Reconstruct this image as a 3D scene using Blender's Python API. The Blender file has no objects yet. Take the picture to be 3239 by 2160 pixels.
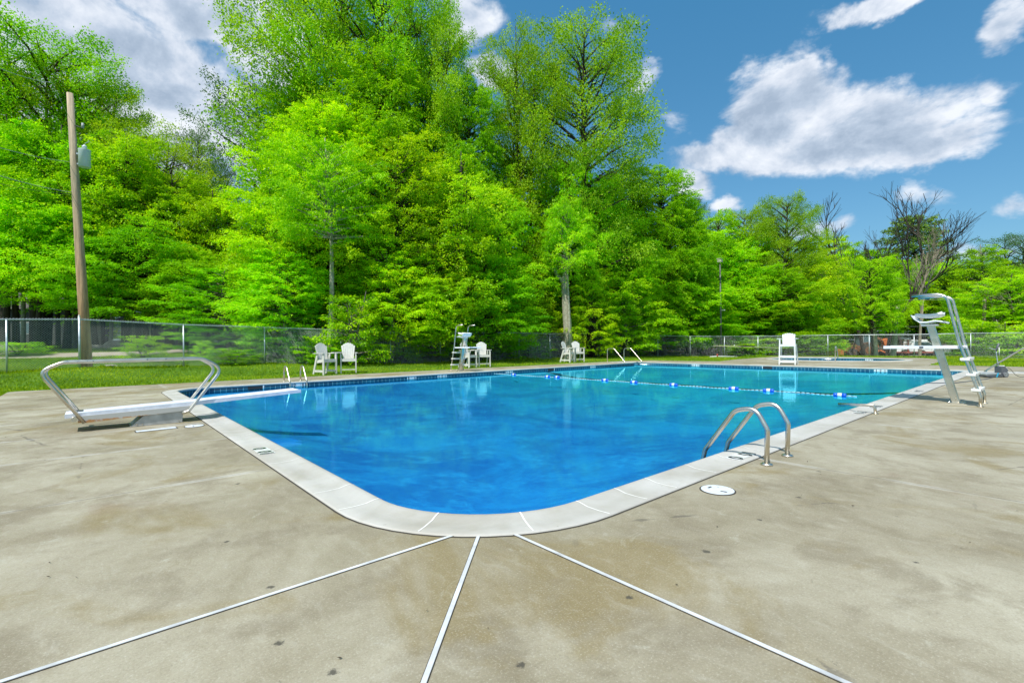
import bpy, math, random
import numpy as np
from mathutils import Vector, Matrix
R_ = math.radians
random.seed(7)
SC = bpy.context.scene
COL = SC.collection

# ------------------------------------------------------------------ camera
# world axes follow the pool: x along its long side, y across it, z up, deck top at z = 0
TH, ROLL, FPX, CX, CY, CAMH = 0.855536, -0.0103895, 1515.66, 1619.5, 1086.92, 1.2
FW = Vector((math.cos(TH), math.sin(TH), 0)); RT = Vector((math.sin(TH), -math.cos(TH), 0)); UP = Vector((0, 0, 1))
cr = RT * math.cos(ROLL) + UP * math.sin(ROLL)
cu = -RT * math.sin(ROLL) + UP * math.cos(ROLL)
cam_d = bpy.data.cameras.new('camera'); cam = bpy.data.objects.new('camera', cam_d); COL.objects.link(cam)
cam.matrix_world = Matrix(((cr.x, cu.x, -FW.x, 0), (cr.y, cu.y, -FW.y, 0), (cr.z, cu.z, -FW.z, CAMH), (0, 0, 0, 1)))
cam_d.sensor_width = 36; cam_d.lens = 36 * FPX / 3239; cam_d.shift_y = 6.92 / 3239
cam_d.clip_start = 0.05; cam_d.clip_end = 4000
SC.camera = cam
SC.cycles.diffuse_bounces = 7; SC.cycles.transmission_bounces = 8; SC.cycles.transparent_max_bounces = 16; SC.cycles.max_bounces = 14

def at(x, y, Y):
    """photo pixel (2351 wide) at depth Y metres -> world point (used to survey positions)"""
    k = 3239 / 2351; dx, dy = x * k - CX, y * k - CY; a = -ROLL
    rx = dx * math.cos(a) - dy * math.sin(a); ry = dx * math.sin(a) + dy * math.cos(a)
    return FW * Y + RT * (rx / FPX * Y) + UP * (CAMH - ry / FPX * Y)

# ------------------------------------------------------------------ sun, sky, exposure
SC.view_settings.view_transform = 'Standard'; SC.view_settings.look = 'None'
SC.view_settings.gamma = 1; SC.view_settings.exposure = 0.55
SUN_EL = R_(57); SUN_TO = Vector((-.93, -.36, 0)).normalized()      # horizontal direction towards the sun
sun_d = bpy.data.lights.new('sun', 'SUN'); sun = bpy.data.objects.new('sun', sun_d); COL.objects.link(sun)
sun_d.energy = 3.6; sun_d.angle = R_(0.5); sun_d.color = (1.0, 0.955, 0.88)
sv = Vector((SUN_TO.x * math.cos(SUN_EL), SUN_TO.y * math.cos(SUN_EL), math.sin(SUN_EL)))
sun.rotation_euler = sv.to_track_quat('Z', 'Y').to_euler()
sun.location = (0, 0, 30)

class N:
    """tiny node helper"""
    def __init__(s, tree): s.t = tree; s.n = tree.nodes; s.l = tree.links
    def new(s, typ, **kw):
        nd = s.n.new(typ)
        for k, v in kw.items(): setattr(nd, k, v)
        return nd
    def link(s, a, b): s.l.new(a, b)
    def put(s, sock, v):
        if isinstance(v, bpy.types.NodeSocket): s.l.new(v, sock)
        else: sock.default_value = v
    def math(s, op, a, b=None, c=None, clamp=False):
        nd = s.new('ShaderNodeMath', operation=op, use_clamp=clamp); s.put(nd.inputs[0], a)
        if b is not None: s.put(nd.inputs[1], b)
        if c is not None: s.put(nd.inputs[2], c)
        return nd.outputs[0]
    def vmath(s, op, a, b=None, scale=None):
        nd = s.new('ShaderNodeVectorMath', operation=op); s.put(nd.inputs[0], a)
        if b is not None: s.put(nd.inputs[1], b)
        if scale is not None: s.put(nd.inputs[3], scale)
        return nd.outputs[1] if op in ('DOT_PRODUCT', 'LENGTH', 'DISTANCE') else nd.outputs[0]
    def mix(s, f, a, b, blend='MIX'):
        nd = s.new('ShaderNodeMix', data_type='RGBA', blend_type=blend, clamp_factor=True)
        s.put(nd.inputs[0], f); s.put(nd.inputs[6], a); s.put(nd.inputs[7], b)
        return nd.outputs[2]
    def noise(s, vec, scale, detail=4, rough=0.55, dist=0.0, dim='3D'):
        nd = s.new('ShaderNodeTexNoise', noise_dimensions=dim)
        if vec is not None: s.put(nd.inputs['Vector'], vec)
        nd.inputs['Scale'].default_value = scale; nd.inputs['Detail'].default_value = detail
        nd.inputs['Roughness'].default_value = rough; nd.inputs['Distortion'].default_value = dist
        return nd.outputs[0]
    def ramp(s, f, stops, interp='LINEAR'):
        nd = s.new('ShaderNodeValToRGB'); nd.color_ramp.interpolation = interp
        els = nd.color_ramp.elements
        while len(els) > 1: els.remove(els[0])
        els[0].position = stops[0][0]; els[0].color = c4(stops[0][1])
        for p, c in stops[1:]:
            e = els.new(p); e.color = c4(c)
        s.put(nd.inputs[0], f); return nd.outputs[0]
    def maprange(s, v, a, b, c=0.0, d=1.0, smooth=False):
        nd = s.new('ShaderNodeMapRange', interpolation_type='SMOOTHSTEP' if smooth else 'LINEAR')
        s.put(nd.inputs[0], v); nd.inputs[1].default_value = a; nd.inputs[2].default_value = b
        nd.inputs[3].default_value = c; nd.inputs[4].default_value = d
        return nd.outputs[0]
def c4(c):
    if isinstance(c, (int, float)): return (c, c, c, 1)
    return (c[0], c[1], c[2], 1)

w = bpy.data.worlds.new('World'); SC.world = w; w.use_nodes = True
w.node_tree.nodes.clear(); n = N(w.node_tree)
sky = n.new('ShaderNodeTexSky', sky_type='NISHITA'); sky.sun_disc = False
sky.sun_elevation = SUN_EL; sky.sun_rotation = math.atan2(sv.x, sv.y)
sky.air_density = 1.0; sky.dust_density = 1.0; sky.ozone_density = 3.0
geo = n.new('ShaderNodeTexCoord'); dirn = geo.outputs['Generated']
sep = n.new('ShaderNodeSeparateXYZ'); n.link(dirn, sep.inputs[0])
azn = n.math('ARCTAN2', sep.outputs[1], sep.outputs[0]); eln = n.math('ARCSINE', sep.outputs[2])
skyc = n.mix(1.0, sky.outputs[0], n.mix(n.maprange(eln, .05, .75), (.60, .80, .84, 1), (.50, 1.30, 1.38, 1)), 'MULTIPLY')
# clouds: direction-space cumulus, each a soft ellipse broken up by fractal noise
cmb = n.new('ShaderNodeCombineXYZ'); n.link(azn, cmb.inputs[0]); n.link(n.math('MULTIPLY', eln, 1.5), cmb.inputs[1])
cp = cmb.outputs[0]
warp = n.noise(cp, 5.0, 3, 0.5); 
def dens(offset):
    p = n.vmath('ADD', cp, (offset[0], offset[1], 0))
    big = n.noise(p, 5.5, 7, 0.60, 0.25)
    return big
nz = dens((0, 0)); nz_up = dens((0.012, -0.05))
def azel(x, y):
    d = at(x, y, 1.0) - Vector((0, 0, CAMH)); d.normalize()
    return math.atan2(d.y, d.x), math.asin(d.z)
CLOUDS = [  # x, y, half width, half height in photo pixels, strength
 (1760, 245, 125, 95, 1.45), (1780, 325, 240, 68, 1.5), (1960, 308, 240, 70, 1.5), (2130, 338, 165, 52, 1.25), (1830, 180, 55, 50, 1.0), (1580, 265, 95, 55, .62), (1480, 190, 38, 48, 0.75),
 (2050, 0, 190, 38, 1.0), (2310, 60, 80, 75, 1.0), (2275, 235, 50, 50, 0.62), (1905, 150, 30, 30, .5), (2110, 460, 110, 45, .75), (1910, 520, 120, 35, .7), (1590, 420, 70, 40, 0.9), (1660, 468, 50, 22, .75), (2330, 465, 60, 30, .7), (2250, 570, 160, 25, .55),
 (520, 40, 200, 85, 1.35), (620, 140, 100, 80, 1.1), (410, 215, 130, 58, 1.15), (350, 250, 110, 60, .9), (570, 330, 110, 80, 1.15), (165, 45, 75, 52, .9), (60, 30, 50, 25, .5), (470, 300, 110, 70, 1.0),
 (1090, 50, 85, 75, 1.0), (1130, 165, 70, 45, 1.0), (1210, 90, 60, 60, .4), (1400, 60, 60, 30, .35)]
# rest of the sky: unseen clouds, made large and many for white fill light
for k in range(18):
    CLOUDS.append((None, -1.25 - (k % 9) * 0.42 - random.random() * .15, (0.35 if k < 9 else .85) + random.random() * 0.3, 0.26 + random.random() * .16, 0.12 + random.random() * .09, 1.3))
wz = n.math('MULTIPLY', n.math('SUBTRACT', n.noise(cp, 7.0, 5, .6), .5), .085); wz2 = n.math('MULTIPLY', n.math('SUBTRACT', n.noise(n.vmath('ADD', cp, (5, 3, 1)), 8.0, 5, .6), .5), .085)
azw = n.math('ADD', azn, wz); elw = n.math('ADD', eln, wz2)
acc = None
for c in CLOUDS:
    if c[0] is None: _, a0, e0, wa, we, st = c
    else:
        x, y, hw, hh, st = c
        a0, e0 = azel(x, y); a1, _ = azel(x + hw, y); _, e1 = azel(x, y - hh)
        wa = abs(a1 - a0); we = abs(e1 - e0)
    da = n.math('SUBTRACT', azw, a0)
    if c[0] is None: da = n.math('WRAP', da, math.pi, -math.pi)
    u = n.math('DIVIDE', da, wa); v = n.math('DIVIDE', n.math('SUBTRACT', elw, e0), we)
    r2 = n.math('ADD', n.math('MULTIPLY', u, u), n.math('MULTIPLY', v, v))
    g = n.math('MULTIPLY', n.math('EXPONENT', n.math('MULTIPLY', r2, -0.75)), st)
    acc = g if acc is None else n.math('MAXIMUM', acc, g)
def cover(nn): return n.math('ADD', acc, n.math('MULTIPLY', n.math('SUBTRACT', nn, 0.5), 1.9))
cov = cover(nz)
mask = n.maprange(cov, 0.36, 0.80, smooth=True)
relief = n.math('SUBTRACT', nz, nz_up)
lum = n.math('ADD', n.math('MULTIPLY', relief, 3.2), 0.55)
lum = n.math('SUBTRACT', lum, n.math('MULTIPLY', n.maprange(cov, 0.75, 1.4), 0.30))
ccol = n.ramp(n.math('ADD', lum, 0.0, clamp=True), [(0.0, (2.9, 3.6, 4.6)), (0.3, (3.9, 4.6, 5.6)), (0.55, (5.3, 5.8, 6.6)), (.9, (6.9, 7.2, 7.7))])
final = n.mix(n.math('MULTIPLY', mask, 0.96), skyc, ccol)
bg = n.new('ShaderNodeBackground'); n.link(final, bg.inputs[0]); bg.inputs[1].default_value = 0.095
wo = n.new('ShaderNodeOutputWorld'); n.link(bg.outputs[0], wo.inputs[0])

# ------------------------------------------------------------------ materials
MATS = {}
def mat(name, base=(.5, .5, .5), rough=.5, metal=0., spec=.5, build=None):
    m = bpy.data.materials.new(name); m.use_nodes = True; nt = N(m.node_tree)
    b = m.node_tree.nodes['Principled BSDF']
    b.inputs['Base Color'].default_value = c4(base); b.inputs['Roughness'].default_value = rough
    b.inputs['Metallic'].default_value = metal; b.inputs['Specular IOR Level'].default_value = spec
    if build: build(nt, b)
    MATS[name] = m; return m
def objc(nt): return nt.new('ShaderNodeNewGeometry').outputs['Position']
def bump(nt, b, h, strength=.3, dist=.01):
    bp = nt.new('ShaderNodeBump'); bp.inputs['Strength'].default_value = strength; bp.inputs['Distance'].default_value = dist
    nt.link(h, bp.inputs['Height']); nt.link(bp.outputs[0], b.inputs['Normal'])
def varied(c1, c2, scale=3., rough=None, bs=0., bscale=40., det=5):
    def f(nt, b):
        p = objc(nt); nz = nt.noise(p, scale, det, .6)
        col = nt.mix(nt.maprange(nz, .32, .68), c4(c1), c4(c2)); nt.link(col, b.inputs['Base Color'])
        if rough: nt.link(nt.maprange(nt.noise(p, scale * 2.3, 3), .3, .7, rough[0], rough[1]), b.inputs['Roughness'])
        if bs: bump(nt, b, nt.noise(p, bscale, 4), bs, .01)
    return f

def concrete(nt, b):
    p = objc(nt)
    big = nt.noise(p, .55, 6, .62, .6); mid = nt.noise(nt.vmath('ADD', p, (7.3, 1.1, 0)), 1.7, 6, .62, .3); fine = nt.noise(p, 26, 5, .7); gr = nt.noise(p, 95, 4, .75)
    col = nt.ramp(big, [(.30, (.195, .165, .105)), (.42, (.28, .247, .172)), (.54, (.355, .322, .24)), (.68, (.43, .40, .31))])
    col = nt.mix(nt.maprange(mid, .48, .66, 0, .7, True), col, (.215, .185, .125, 1))
    # old damp and mineral stains beside the coping, yellowish
    yel = nt.maprange(nt.noise(nt.vmath('ADD', p, (0, 0, 9)), .8, 5, .6, .8), .52, .66, 0, .75, True)
    col = nt.mix(yel, col, (.235, .185, .085, 1))
    red = nt.maprange(nt.noise(nt.vmath('ADD', p, (3, 5, 4)), 1.1, 5, .65, .5), .6, .76, 0, .35, True)
    col = nt.mix(red, col, (.27, .20, .145, 1))
    pale = nt.maprange(nt.noise(nt.vmath('ADD', p, (13, 5, 2)), 2.6, 6, .7, 1.2), .6, .74, 0, .55, True)
    col = nt.mix(pale, col, (.47, .46, .385, 1))
    col = nt.mix(nt.maprange(fine, .3, .7, .0, .35), col, nt.mix(1., col, (.74, .73, .70, 1), 'MULTIPLY'))
    col = nt.mix(nt.maprange(gr, .54, .70, 0, .55), col, (.17, .155, .125, 1))
    col = nt.mix(nt.maprange(gr, .46, .30, 0, .45), col, (.56, .54, .46, 1))
    m6 = nt.noise(nt.vmath('ADD', nt.vmath('MULTIPLY', p, (1.6, .8, 1)), (1, 9, 0)), 7.5, 6, .74, .6)
    col = nt.mix(nt.maprange(m6, .50, .68, 0, .24), col, nt.mix(1., col, (.66, .62, .53, 1), 'MULTIPLY'))
    col = nt.mix(nt.maprange(m6, .46, .32, 0, .18), col, (.49, .475, .41, 1))
    blot = nt.noise(nt.vmath('ADD', p, (31, 2, 0)), 3.1, 3, .5, 1.6)
    rim = nt.maprange(nt.math('ABSOLUTE', nt.math('SUBTRACT', blot, .60)), .0, .018, 1, 0)
    col = nt.mix(nt.math('MULTIPLY', rim, nt.maprange(nt.noise(p, .9, 3), .5, .62, 0, .6)), col, (.23, .195, .12, 1))
    ve = nt.new('ShaderNodeTexVoronoi', feature='DISTANCE_TO_EDGE'); nt.link(nt.vmath('ADD', p, nt.vmath('SCALE', nt.new('ShaderNodeTexNoise').outputs['Color'], scale=.0)), ve.inputs['Vector']); ve.inputs['Scale'].default_value = .42
    ck = nt.math('MULTIPLY', nt.maprange(nt.math('ADD', ve.outputs['Distance'], nt.math('MULTIPLY', nt.math('SUBTRACT', nt.noise(p, 5, 5, .7), .5), .05)), .0, .0035, 1, 0), nt.maprange(nt.noise(nt.vmath('ADD', p, (2, 2, 2)), .8, 3), .52, .60, 0, .8))
    col = nt.mix(ck, col, (.13, .115, .09, 1))
    vor = nt.new('ShaderNodeTexVoronoi', feature='F1'); nt.link(p, vor.inputs['Vector']); vor.inputs['Scale'].default_value = 1.4; vor.inputs['Randomness'].default_value = 1
    sp = nt.math('MULTIPLY', nt.maprange(nt.math('ADD', vor.outputs['Distance'], nt.math('MULTIPLY', nt.math('SUBTRACT', nt.noise(p, 90, 2), .5), .07)), .020, .028, 1, 0), .75)
    col = nt.mix(sp, col, (.10, .095, .075, 1))
    # sawn control joints: thin dark lines with pale feathered edges
    s = nt.new('ShaderNodeSeparateXYZ'); nt.link(p, s.inputs[0]); X, Y = s.outputs[0], s.outputs[1]
    wob = nt.math('MULTIPLY', nt.math('SUBTRACT', nt.noise(p, 3, 4), .5), .02)
    def line(coord, pos, cond):
        d = nt.math('ABSOLUTE', nt.math('ADD', nt.math('SUBTRACT', coord, pos), wob))
        return nt.math('MULTIPLY', nt.maprange(d, .003, .007, 1, 0), cond), nt.math('MULTIPLY', nt.maprange(d, .0, .07, 1, 0, True), cond)
    left = nt.math('LESS_THAN', X, 1.30); right = nt.math('LESS_THAN', Y, 2.06)
    lines = [line(Y, q, left) for q in (5.10, 7.2, 8.95, 10.9, 15.3)] + [line(X, q, right) for q in (5.12, 8.4, 12.9, 16.4, 20)]
    back = nt.math('GREATER_THAN', Y, 16.9)
    lines += [line(X, q, back) for q in (1.55, 5.8, 10.1, 14.2, 18.3, 22.3)]
    side = nt.math('GREATER_THAN', X, 24.98)
    lines += [line(Y, q, side) for q in (4.12, 8.2, 12.3)]
    lf = lines[0]; dk, pl = lf
    for a, c in lines[1:]: dk = nt.math('MAXIMUM', dk, a); pl = nt.math('MAXIMUM', pl, c)
    col = nt.mix(nt.math('MULTIPLY', pl, nt.maprange(nt.noise(p, 2.2, 4), .42, .62, 0, .55)), col, (.60, .59, .55, 1))
    col = nt.mix(nt.math('MULTIPLY', dk, nt.maprange(nt.noise(p, 3.1, 3), .35, .55, .3, .9)), col, (.10, .09, .075, 1))
    sn = nt.math('MULTIPLY', nt.math('SUBTRACT', nt.noise(p, 55, 4, .7), .5), .055)
    for (qx, qy, qr) in ((2.63, 1.35, 0.026), (1.89, 1.35, 0.020), (1.19, 1.34, 0.020), (0.65, 1.77, 0.022), (0.55, 2.09, 0.022), (0.65, 2.60, 0.020), (3.36, 1.35, 0.018), (4.06, 1.34, 0.022), (0.60, 3.39, 0.018), (3.33, 0.53, 0.016), (0.93, 4.75, 0.022), (5.00, 1.48, 0.020)):      # tar and gum spots on the slab
        dd_ = nt.math('ADD', nt.vmath('DISTANCE', p, (qx, qy, 0)), sn)
        col = nt.mix(nt.maprange(dd_, qr * .5, qr * 1.05, .85, 0), col, (.06, .055, .045, 1))
    nt.link(col, b.inputs['Base Color'])
    nt.link(nt.maprange(mid, .3, .7, .6, .85), b.inputs['Roughness'])
    bump(nt, b, nt.math('ADD', nt.math('MULTIPLY', fine, .5), nt.math('SUBTRACT', gr, nt.math('MULTIPLY', dk, 2.))), .35, .003)
mat('concrete', rough=.75, spec=.3, build=concrete)
def coping(nt, b):
    p = objc(nt)
    col = nt.ramp(nt.noise(p, 1.3, 6, .6, .4), [(.3, (.36, .34, .295)), (.5, (.45, .438, .405)), (.7, (.52, .51, .485))])
    col = nt.mix(nt.maprange(nt.noise(nt.vmath('ADD', p, (4, 0, 0)), 4, 6, .65), .55, .72, 0, .45), col, (.36, .34, .275, 1))
    col = nt.mix(nt.maprange(nt.noise(p, 120, 3, .7), .6, .75, 0, .3), col, (.30, .29, .25, 1))
    ch = nt.noise(nt.vmath('ADD', p, (9, 1, 3)), 34, 3, .6)
    col = nt.mix(nt.math('MULTIPLY', nt.maprange(ch, .70, .73, 0, .7), nt.maprange(nt.noise(p, 2.5, 2), .5, .6, 0, 1)), col, (.24, .22, .18, 1))
    nt.link(col, b.inputs['Base Color']); bump(nt, b, nt.math('ADD', nt.noise(p, 60, 4, .6), nt.math('MULTIPLY', ch, .6)), .3, .003)
mat('coping', rough=.6, spec=.35, build=coping)
mat('grout', (.78, .78, .75), .7)
mat('joint_sealant', rough=.5, build=varied((.40, .41, .42), (.70, .72, .75), 5, (.4, .6)))
def tile(nt, b):
    p = objc(nt); s = nt.new('ShaderNodeSeparateXYZ'); nt.link(p, s.inputs[0])
    along = nt.math('ADD', s.outputs[0], s.outputs[1])
    q = nt.math('DIVIDE', along, .1524); cell = nt.math('FLOOR', q); fr = nt.math('SUBTRACT', q, cell)
    e = nt.math('MINIMUM', fr, nt.math('SUBTRACT', 1., fr)); gl = nt.math('LESS_THAN', e, .035)
    g2 = nt.math('GREATER_THAN', s.outputs[2], -.044)
    wn = nt.new('ShaderNodeTexWhiteNoise', noise_dimensions='1D'); nt.link(cell, wn.inputs['W'])
    col = nt.mix(wn.outputs['Value'], (.006, .055, .105, 1), (.012, .105, .17, 1))
    col = nt.mix(nt.maprange(nt.noise(p, 30, 4), .45, .65, 0, .5), col, (.005, .035, .07, 1))
    col = nt.mix(nt.math('MAXIMUM', gl, g2), col, (.18, .36, .42, 1)); nt.link(col, b.inputs['Base Color'])
    nt.link(nt.mix(gl, (.15, .15, .15, 1), (.7, .7, .7, 1)), b.inputs['Roughness'])
mat('tile', rough=.15, build=tile)
def basin(nt, b):
    p = objc(nt); s = nt.new('ShaderNodeSeparateXYZ'); nt.link(p, s.inputs[0])
    f = nt.maprange(s.outputs[0], 6, 17, 0, 1, True)
    col = nt.mix(f, (.010, .27, .60, 1), (.016, .52, .64, 1))
    nzz = nt.noise(nt.vmath('MULTIPLY', p, (1, 1, .3)), .45, 7, .68, 1.4)
    col = nt.mix(nt.maprange(nzz, .42, .58, 0, .9), col, nt.mix(f, (.004, .165, .46, 1), (.010, .36, .50, 1)))
    n2 = nt.noise(nt.vmath('ADD', p, (5, 3, 0)), 1.6, 6, .7, .8)
    col = nt.mix(nt.maprange(n2, .52, .66, 0, .5), col, (.03, .42, .76, 1))
    n3 = nt.noise(nt.vmath('MULTIPLY', nt.vmath('ADD', p, (2, 8, 0)), (1, 1, .2)), 4.5, 6, .72, 1.)
    col = nt.mix(nt.math('MULTIPLY', nt.maprange(n3, .48, .62, 0, .55), nt.maprange(nzz, .38, .55, .3, 1)), col, nt.mix(f, (.003, .13, .42, 1), (.010, .33, .48, 1)))
    n4 = nt.noise(nt.vmath('MULTIPLY', p, (1.6, .8, .2)), 9, 5, .75, 1.4)
    col = nt.mix(nt.maprange(n4, .60, .72, 0, .45), col, (.03, .50, .85, 1))  # light cyan patches painted into the floor colour in place of caustic light
    nt.link(col, b.inputs['Base Color'])
mat('pool_plaster', rough=.8, build=basin)
mat('deep_line', (.01, .03, .10), .7)

def brushed(nt, b):
    p = objc(nt)
    nt.link(nt.maprange(nt.noise(p, 14, 4), .3, .7, .24, .42), b.inputs['Roughness'])
    col = nt.mix(nt.maprange(nt.noise(p, 5, 5), .45, .7, 0, .55), (.66, .62, .54, 1), (.46, .40, .31, 1)); nt.link(col, b.inputs['Base Color'])
mat('stainless', (.6, .6, .58), .3, 1., build=brushed)
mat('galvanised', (.55, .60, .62), .42, .75, build=varied((.42, .47, .49), (.62, .67, .69), 8, (.35, .55)))
mat('fence_wire', (.42, .46, .47), .5, .4)
mat('white_plastic', rough=.35, build=varied((.70, .70, .67), (.80, .80, .78), 7, (.3, .45)))
mat('chair_plastic', rough=.5, build=varied((.54, .53, .48), (.66, .65, .60), 5, (.4, .6)))
mat('board_white', rough=.7, build=varied((.68, .71, .78), (.80, .82, .87), 12, (.6, .85), .4, 260))
mat('board_edge', rough=.35, build=varied((.55, .58, .66), (.72, .75, .82), 8, (.25, .45)))
def rusty(nt, b):
    p = objc(nt); s = nt.new('ShaderNodeSeparateXYZ'); nt.link(p, s.inputs[0])
    lo = nt.math('ADD', nt.maprange(s.outputs[2], .185, .155, 0, .35), nt.noise(p, 9, 6, .7, .5))
    col = nt.mix(nt.maprange(lo, .72, .84), (.46, .45, .42, 1), (.42, .20, .07, 1)); nt.link(col, b.inputs['Base Color'])
mat('stand_paint', rough=.5, build=rusty)
mat('stand_grey', rough=.45, metal=.3, build=varied((.33, .33, .31), (.50, .50, .48), 6, (.35, .6)))
mat('seat_fibreglass', rough=.35, build=varied((.66, .72, .72), (.78, .82, .82), 6, (.2, .4)))
mat('black_rubber', (.02, .02, .02), .8)
mat('tyre', rough=.85, build=varied((.03, .028, .025), (.12, .10, .075), 6, (.8, .95), .5, 20))
mat('orange_paint', rough=.55, build=varied((.62, .17, .04), (.42, .13, .05), 5, (.45, .7)))
mat('orange_dirty', rough=.7, build=varied((.32, .13, .05), (.10, .06, .035), 4, (.6, .8)))
mat('engine_dark', rough=.8, build=varied((.07, .05, .035), (.18, .10, .06), 5))
mat('glass_dark', (.10, .17, .19), .08, spec=.8)
mat('truck_white', rough=.3, build=varied((.80, .81, .82), (.85, .86, .87), 2, (.2, .35)))
mat('truck_grey', (.30, .31, .32), .4)
mat('chrome', (.6, .6, .6), .15, 1.)
mat('red_paint', rough=.6, build=varied((.40, .07, .045), (.26, .07, .05), 4))
def pole_wood(nt, b):
    p = nt.vmath('MULTIPLY', objc(nt), (6, 6, .35)); nz1 = nt.noise(p, 2.2, 6, .7)
    s = nt.new('ShaderNodeSeparateXYZ'); nt.link(objc(nt), s.inputs[0]); f = nt.maprange(s.outputs[2], 1.5, 8, 0, 1)
    col = nt.mix(f, (.52, .30, .15, 1), (.46, .37, .25, 1))
    col = nt.mix(nt.maprange(nz1, .42, .62), col, nt.mix(f, (.30, .16, .08, 1), (.28, .23, .16, 1)))
    nt.link(col, b.inputs['Base Color']); bump(nt, b, nz1, .6, .02)
mat('pole_wood', rough=.85, build=pole_wood)
mat('transformer_grey', rough=.35, build=varied((.42, .52, .55), (.56, .64, .66), 3, (.3, .45)))
mat('dark_wire', (.03, .03, .03), .6)
mat('pale_wire', (.35, .36, .36), .5)
mat('bark_dark', rough=.9, build=varied((.018, .014, .010), (.045, .036, .026), 5, None, .8, 12))
mat('bark_pale', rough=.9, build=varied((.46, .44, .34), (.22, .22, .15), 7, None, .5, 14))
mat('bark_grey', rough=.9, build=varied((.20, .18, .14), (.10, .09, .065), 6, None, .5, 14))
mat('dead_wood', rough=.9, build=varied((.33, .28, .22), (.20, .16, .12), 6))
mat('asphalt', rough=.9, build=varied((.14, .14, .145), (.22, .22, .22), 1.5, None, .4, 60))
mat('gravel', rough=.95, build=varied((.30, .25, .20), (.44, .38, .32), 5, None, .8, 25))
mat('rock', rough=.9, build=varied((.16, .13, .11), (.34, .30, .26), 3, None, .8, 10))
mat('lane_blue', (.01, .10, .62), .3)
mat('rope_white', (.45, .75, .82), .6)
mat('marker_white', rough=.3, build=varied((.62, .64, .64), (.76, .77, .77), 9, (.2, .4)))
mat('marker_black', (.015, .015, .02), .4)
mat('lid_white', rough=.45, build=varied((.56, .61, .68), (.70, .74, .78), 7, (.35, .6)))
mat('dark_gap', (.05, .045, .035), .9)
mat('charcoal_plastic', (.09, .10, .115), .4)
mat('cyan_plastic', (.02, .32, .50), .35)
mat('grey_plastic', (.30, .33, .34), .45)
mat('lamp_metal', (.13, .14, .12), .5, .5)
mat('lamp_head', (.48, .46, .40), .5)
mat('house_wall', rough=.8, build=varied((.05, .06, .055), (.08, .09, .08), 2))
mat('house_dark', (.035, .03, .03), .8)
mat('roof_shingle', rough=.9, build=varied((.06, .055, .05), (.11, .10, .09), 6))
mat('tan_pole', (.48, .42, .30), .5)
mat('headlight', (.7, .72, .74), .1, spec=1.)
def ground(nt, b):
    p = objc(nt)
    col = nt.ramp(nt.noise(p, .9, 6, .6, .3), [(.3, (.050, .115, .012)), (.5, (.085, .185, .016)), (.7, (.15, .25, .028))])
    col = nt.mix(nt.maprange(nt.noise(p, 6, 5, .7), .45, .7, 0, .5), col, (.05, .10, .012, 1))
    # bare leaf-littered soil under the wood, by a painted mask on the sheet
    at_ = nt.new('ShaderNodeAttribute', attribute_name='soil')
    soil = nt.mix(nt.maprange(nt.noise(p, 3, 6, .7), .35, .65), (.045, .032, .020, 1), (.11, .08, .05, 1))
    m = nt.maprange(nt.math('ADD', at_.outputs['Fac'], nt.math('MULTIPLY', nt.math('SUBTRACT', nt.noise(p, 1.2, 5), .5), .9)), .42, .58, 0, 1, True)
    nt.link(nt.mix(m, col, soil), b.inputs['Base Color']); bump(nt, b, nt.noise(p, 40, 4, .7), .5, .03)
mat('ground', rough=.95, spec=.1, build=ground)

def leafmat(name, c_dark, c_mid, c_hi, trans=.48, huevar=.04):
    m = bpy.data.materials.new(name); m.use_nodes = True; nt = N(m.node_tree); m.node_tree.nodes.clear()
    a = nt.new('ShaderNodeAttribute', attribute_name='lc')
    oi = nt.new('ShaderNodeObjectInfo')
    col = nt.ramp(a.outputs['Fac'], [(0., c_dark), (.5, c_mid), (1., c_hi)])
    hs = nt.new('ShaderNodeHueSaturation'); nt.link(col, hs.inputs['Color'])
    nt.link(nt.maprange(oi.outputs['Random'], 0, 1, .5 - huevar * .8, .5 + huevar * .05), hs.inputs['Hue'])
    nt.link(nt.maprange(nt.math('FRACT', nt.math('MULTIPLY', oi.outputs['Random'], 7.31)), 0, 1, .84, 1.12), hs.inputs['Value'])
    c = hs.outputs[0]
    d = nt.new('ShaderNodeBsdfDiffuse'); nt.link(c, d.inputs[0])
    t = nt.new('ShaderNodeBsdfTranslucent'); nt.link(nt.mix(1., c, (1.25, 1.15, .55, 1), 'MULTIPLY'), t.inputs[0])
    mx = nt.new('ShaderNodeMixShader'); mx.inputs[0].default_value = trans; nt.link(d.outputs[0], mx.inputs[1]); nt.link(t.outputs[0], mx.inputs[2])
    gl = nt.new('ShaderNodeBsdfGlossy'); gl.inputs['Roughness'].default_value = .5; gl.inputs[0].default_value = (.8, .9, .7, 1)
    m2 = nt.new('ShaderNodeMixShader'); m2.inputs[0].default_value = .015; nt.link(mx.outputs[0], m2.inputs[1]); nt.link(gl.outputs[0], m2.inputs[2])
    o = nt.new('ShaderNodeOutputMaterial'); nt.link(m2.outputs[0], o.inputs[0]); MATS[name] = m
leafmat('leaf_bright', (.11, .40, .002), (.30, .70, .004), (.58, .92, .012))
leafmat('leaf_mid', (.08, .32, .002), (.21, .58, .004), (.42, .80, .012))
leafmat('leaf_olive', (.09, .28, .005), (.24, .52, .010), (.42, .70, .03))
leafmat('leaf_blue', (.035, .11, .02), (.08, .21, .035), (.16, .31, .06))
leafmat('leaf_pine', (.07, .20, .03), (.14, .33, .06), (.24, .46, .09), .35)
leafmat('grass_blade', (.08, .19, .002), (.19, .35, .003), (.38, .52, .012), .3)

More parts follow.
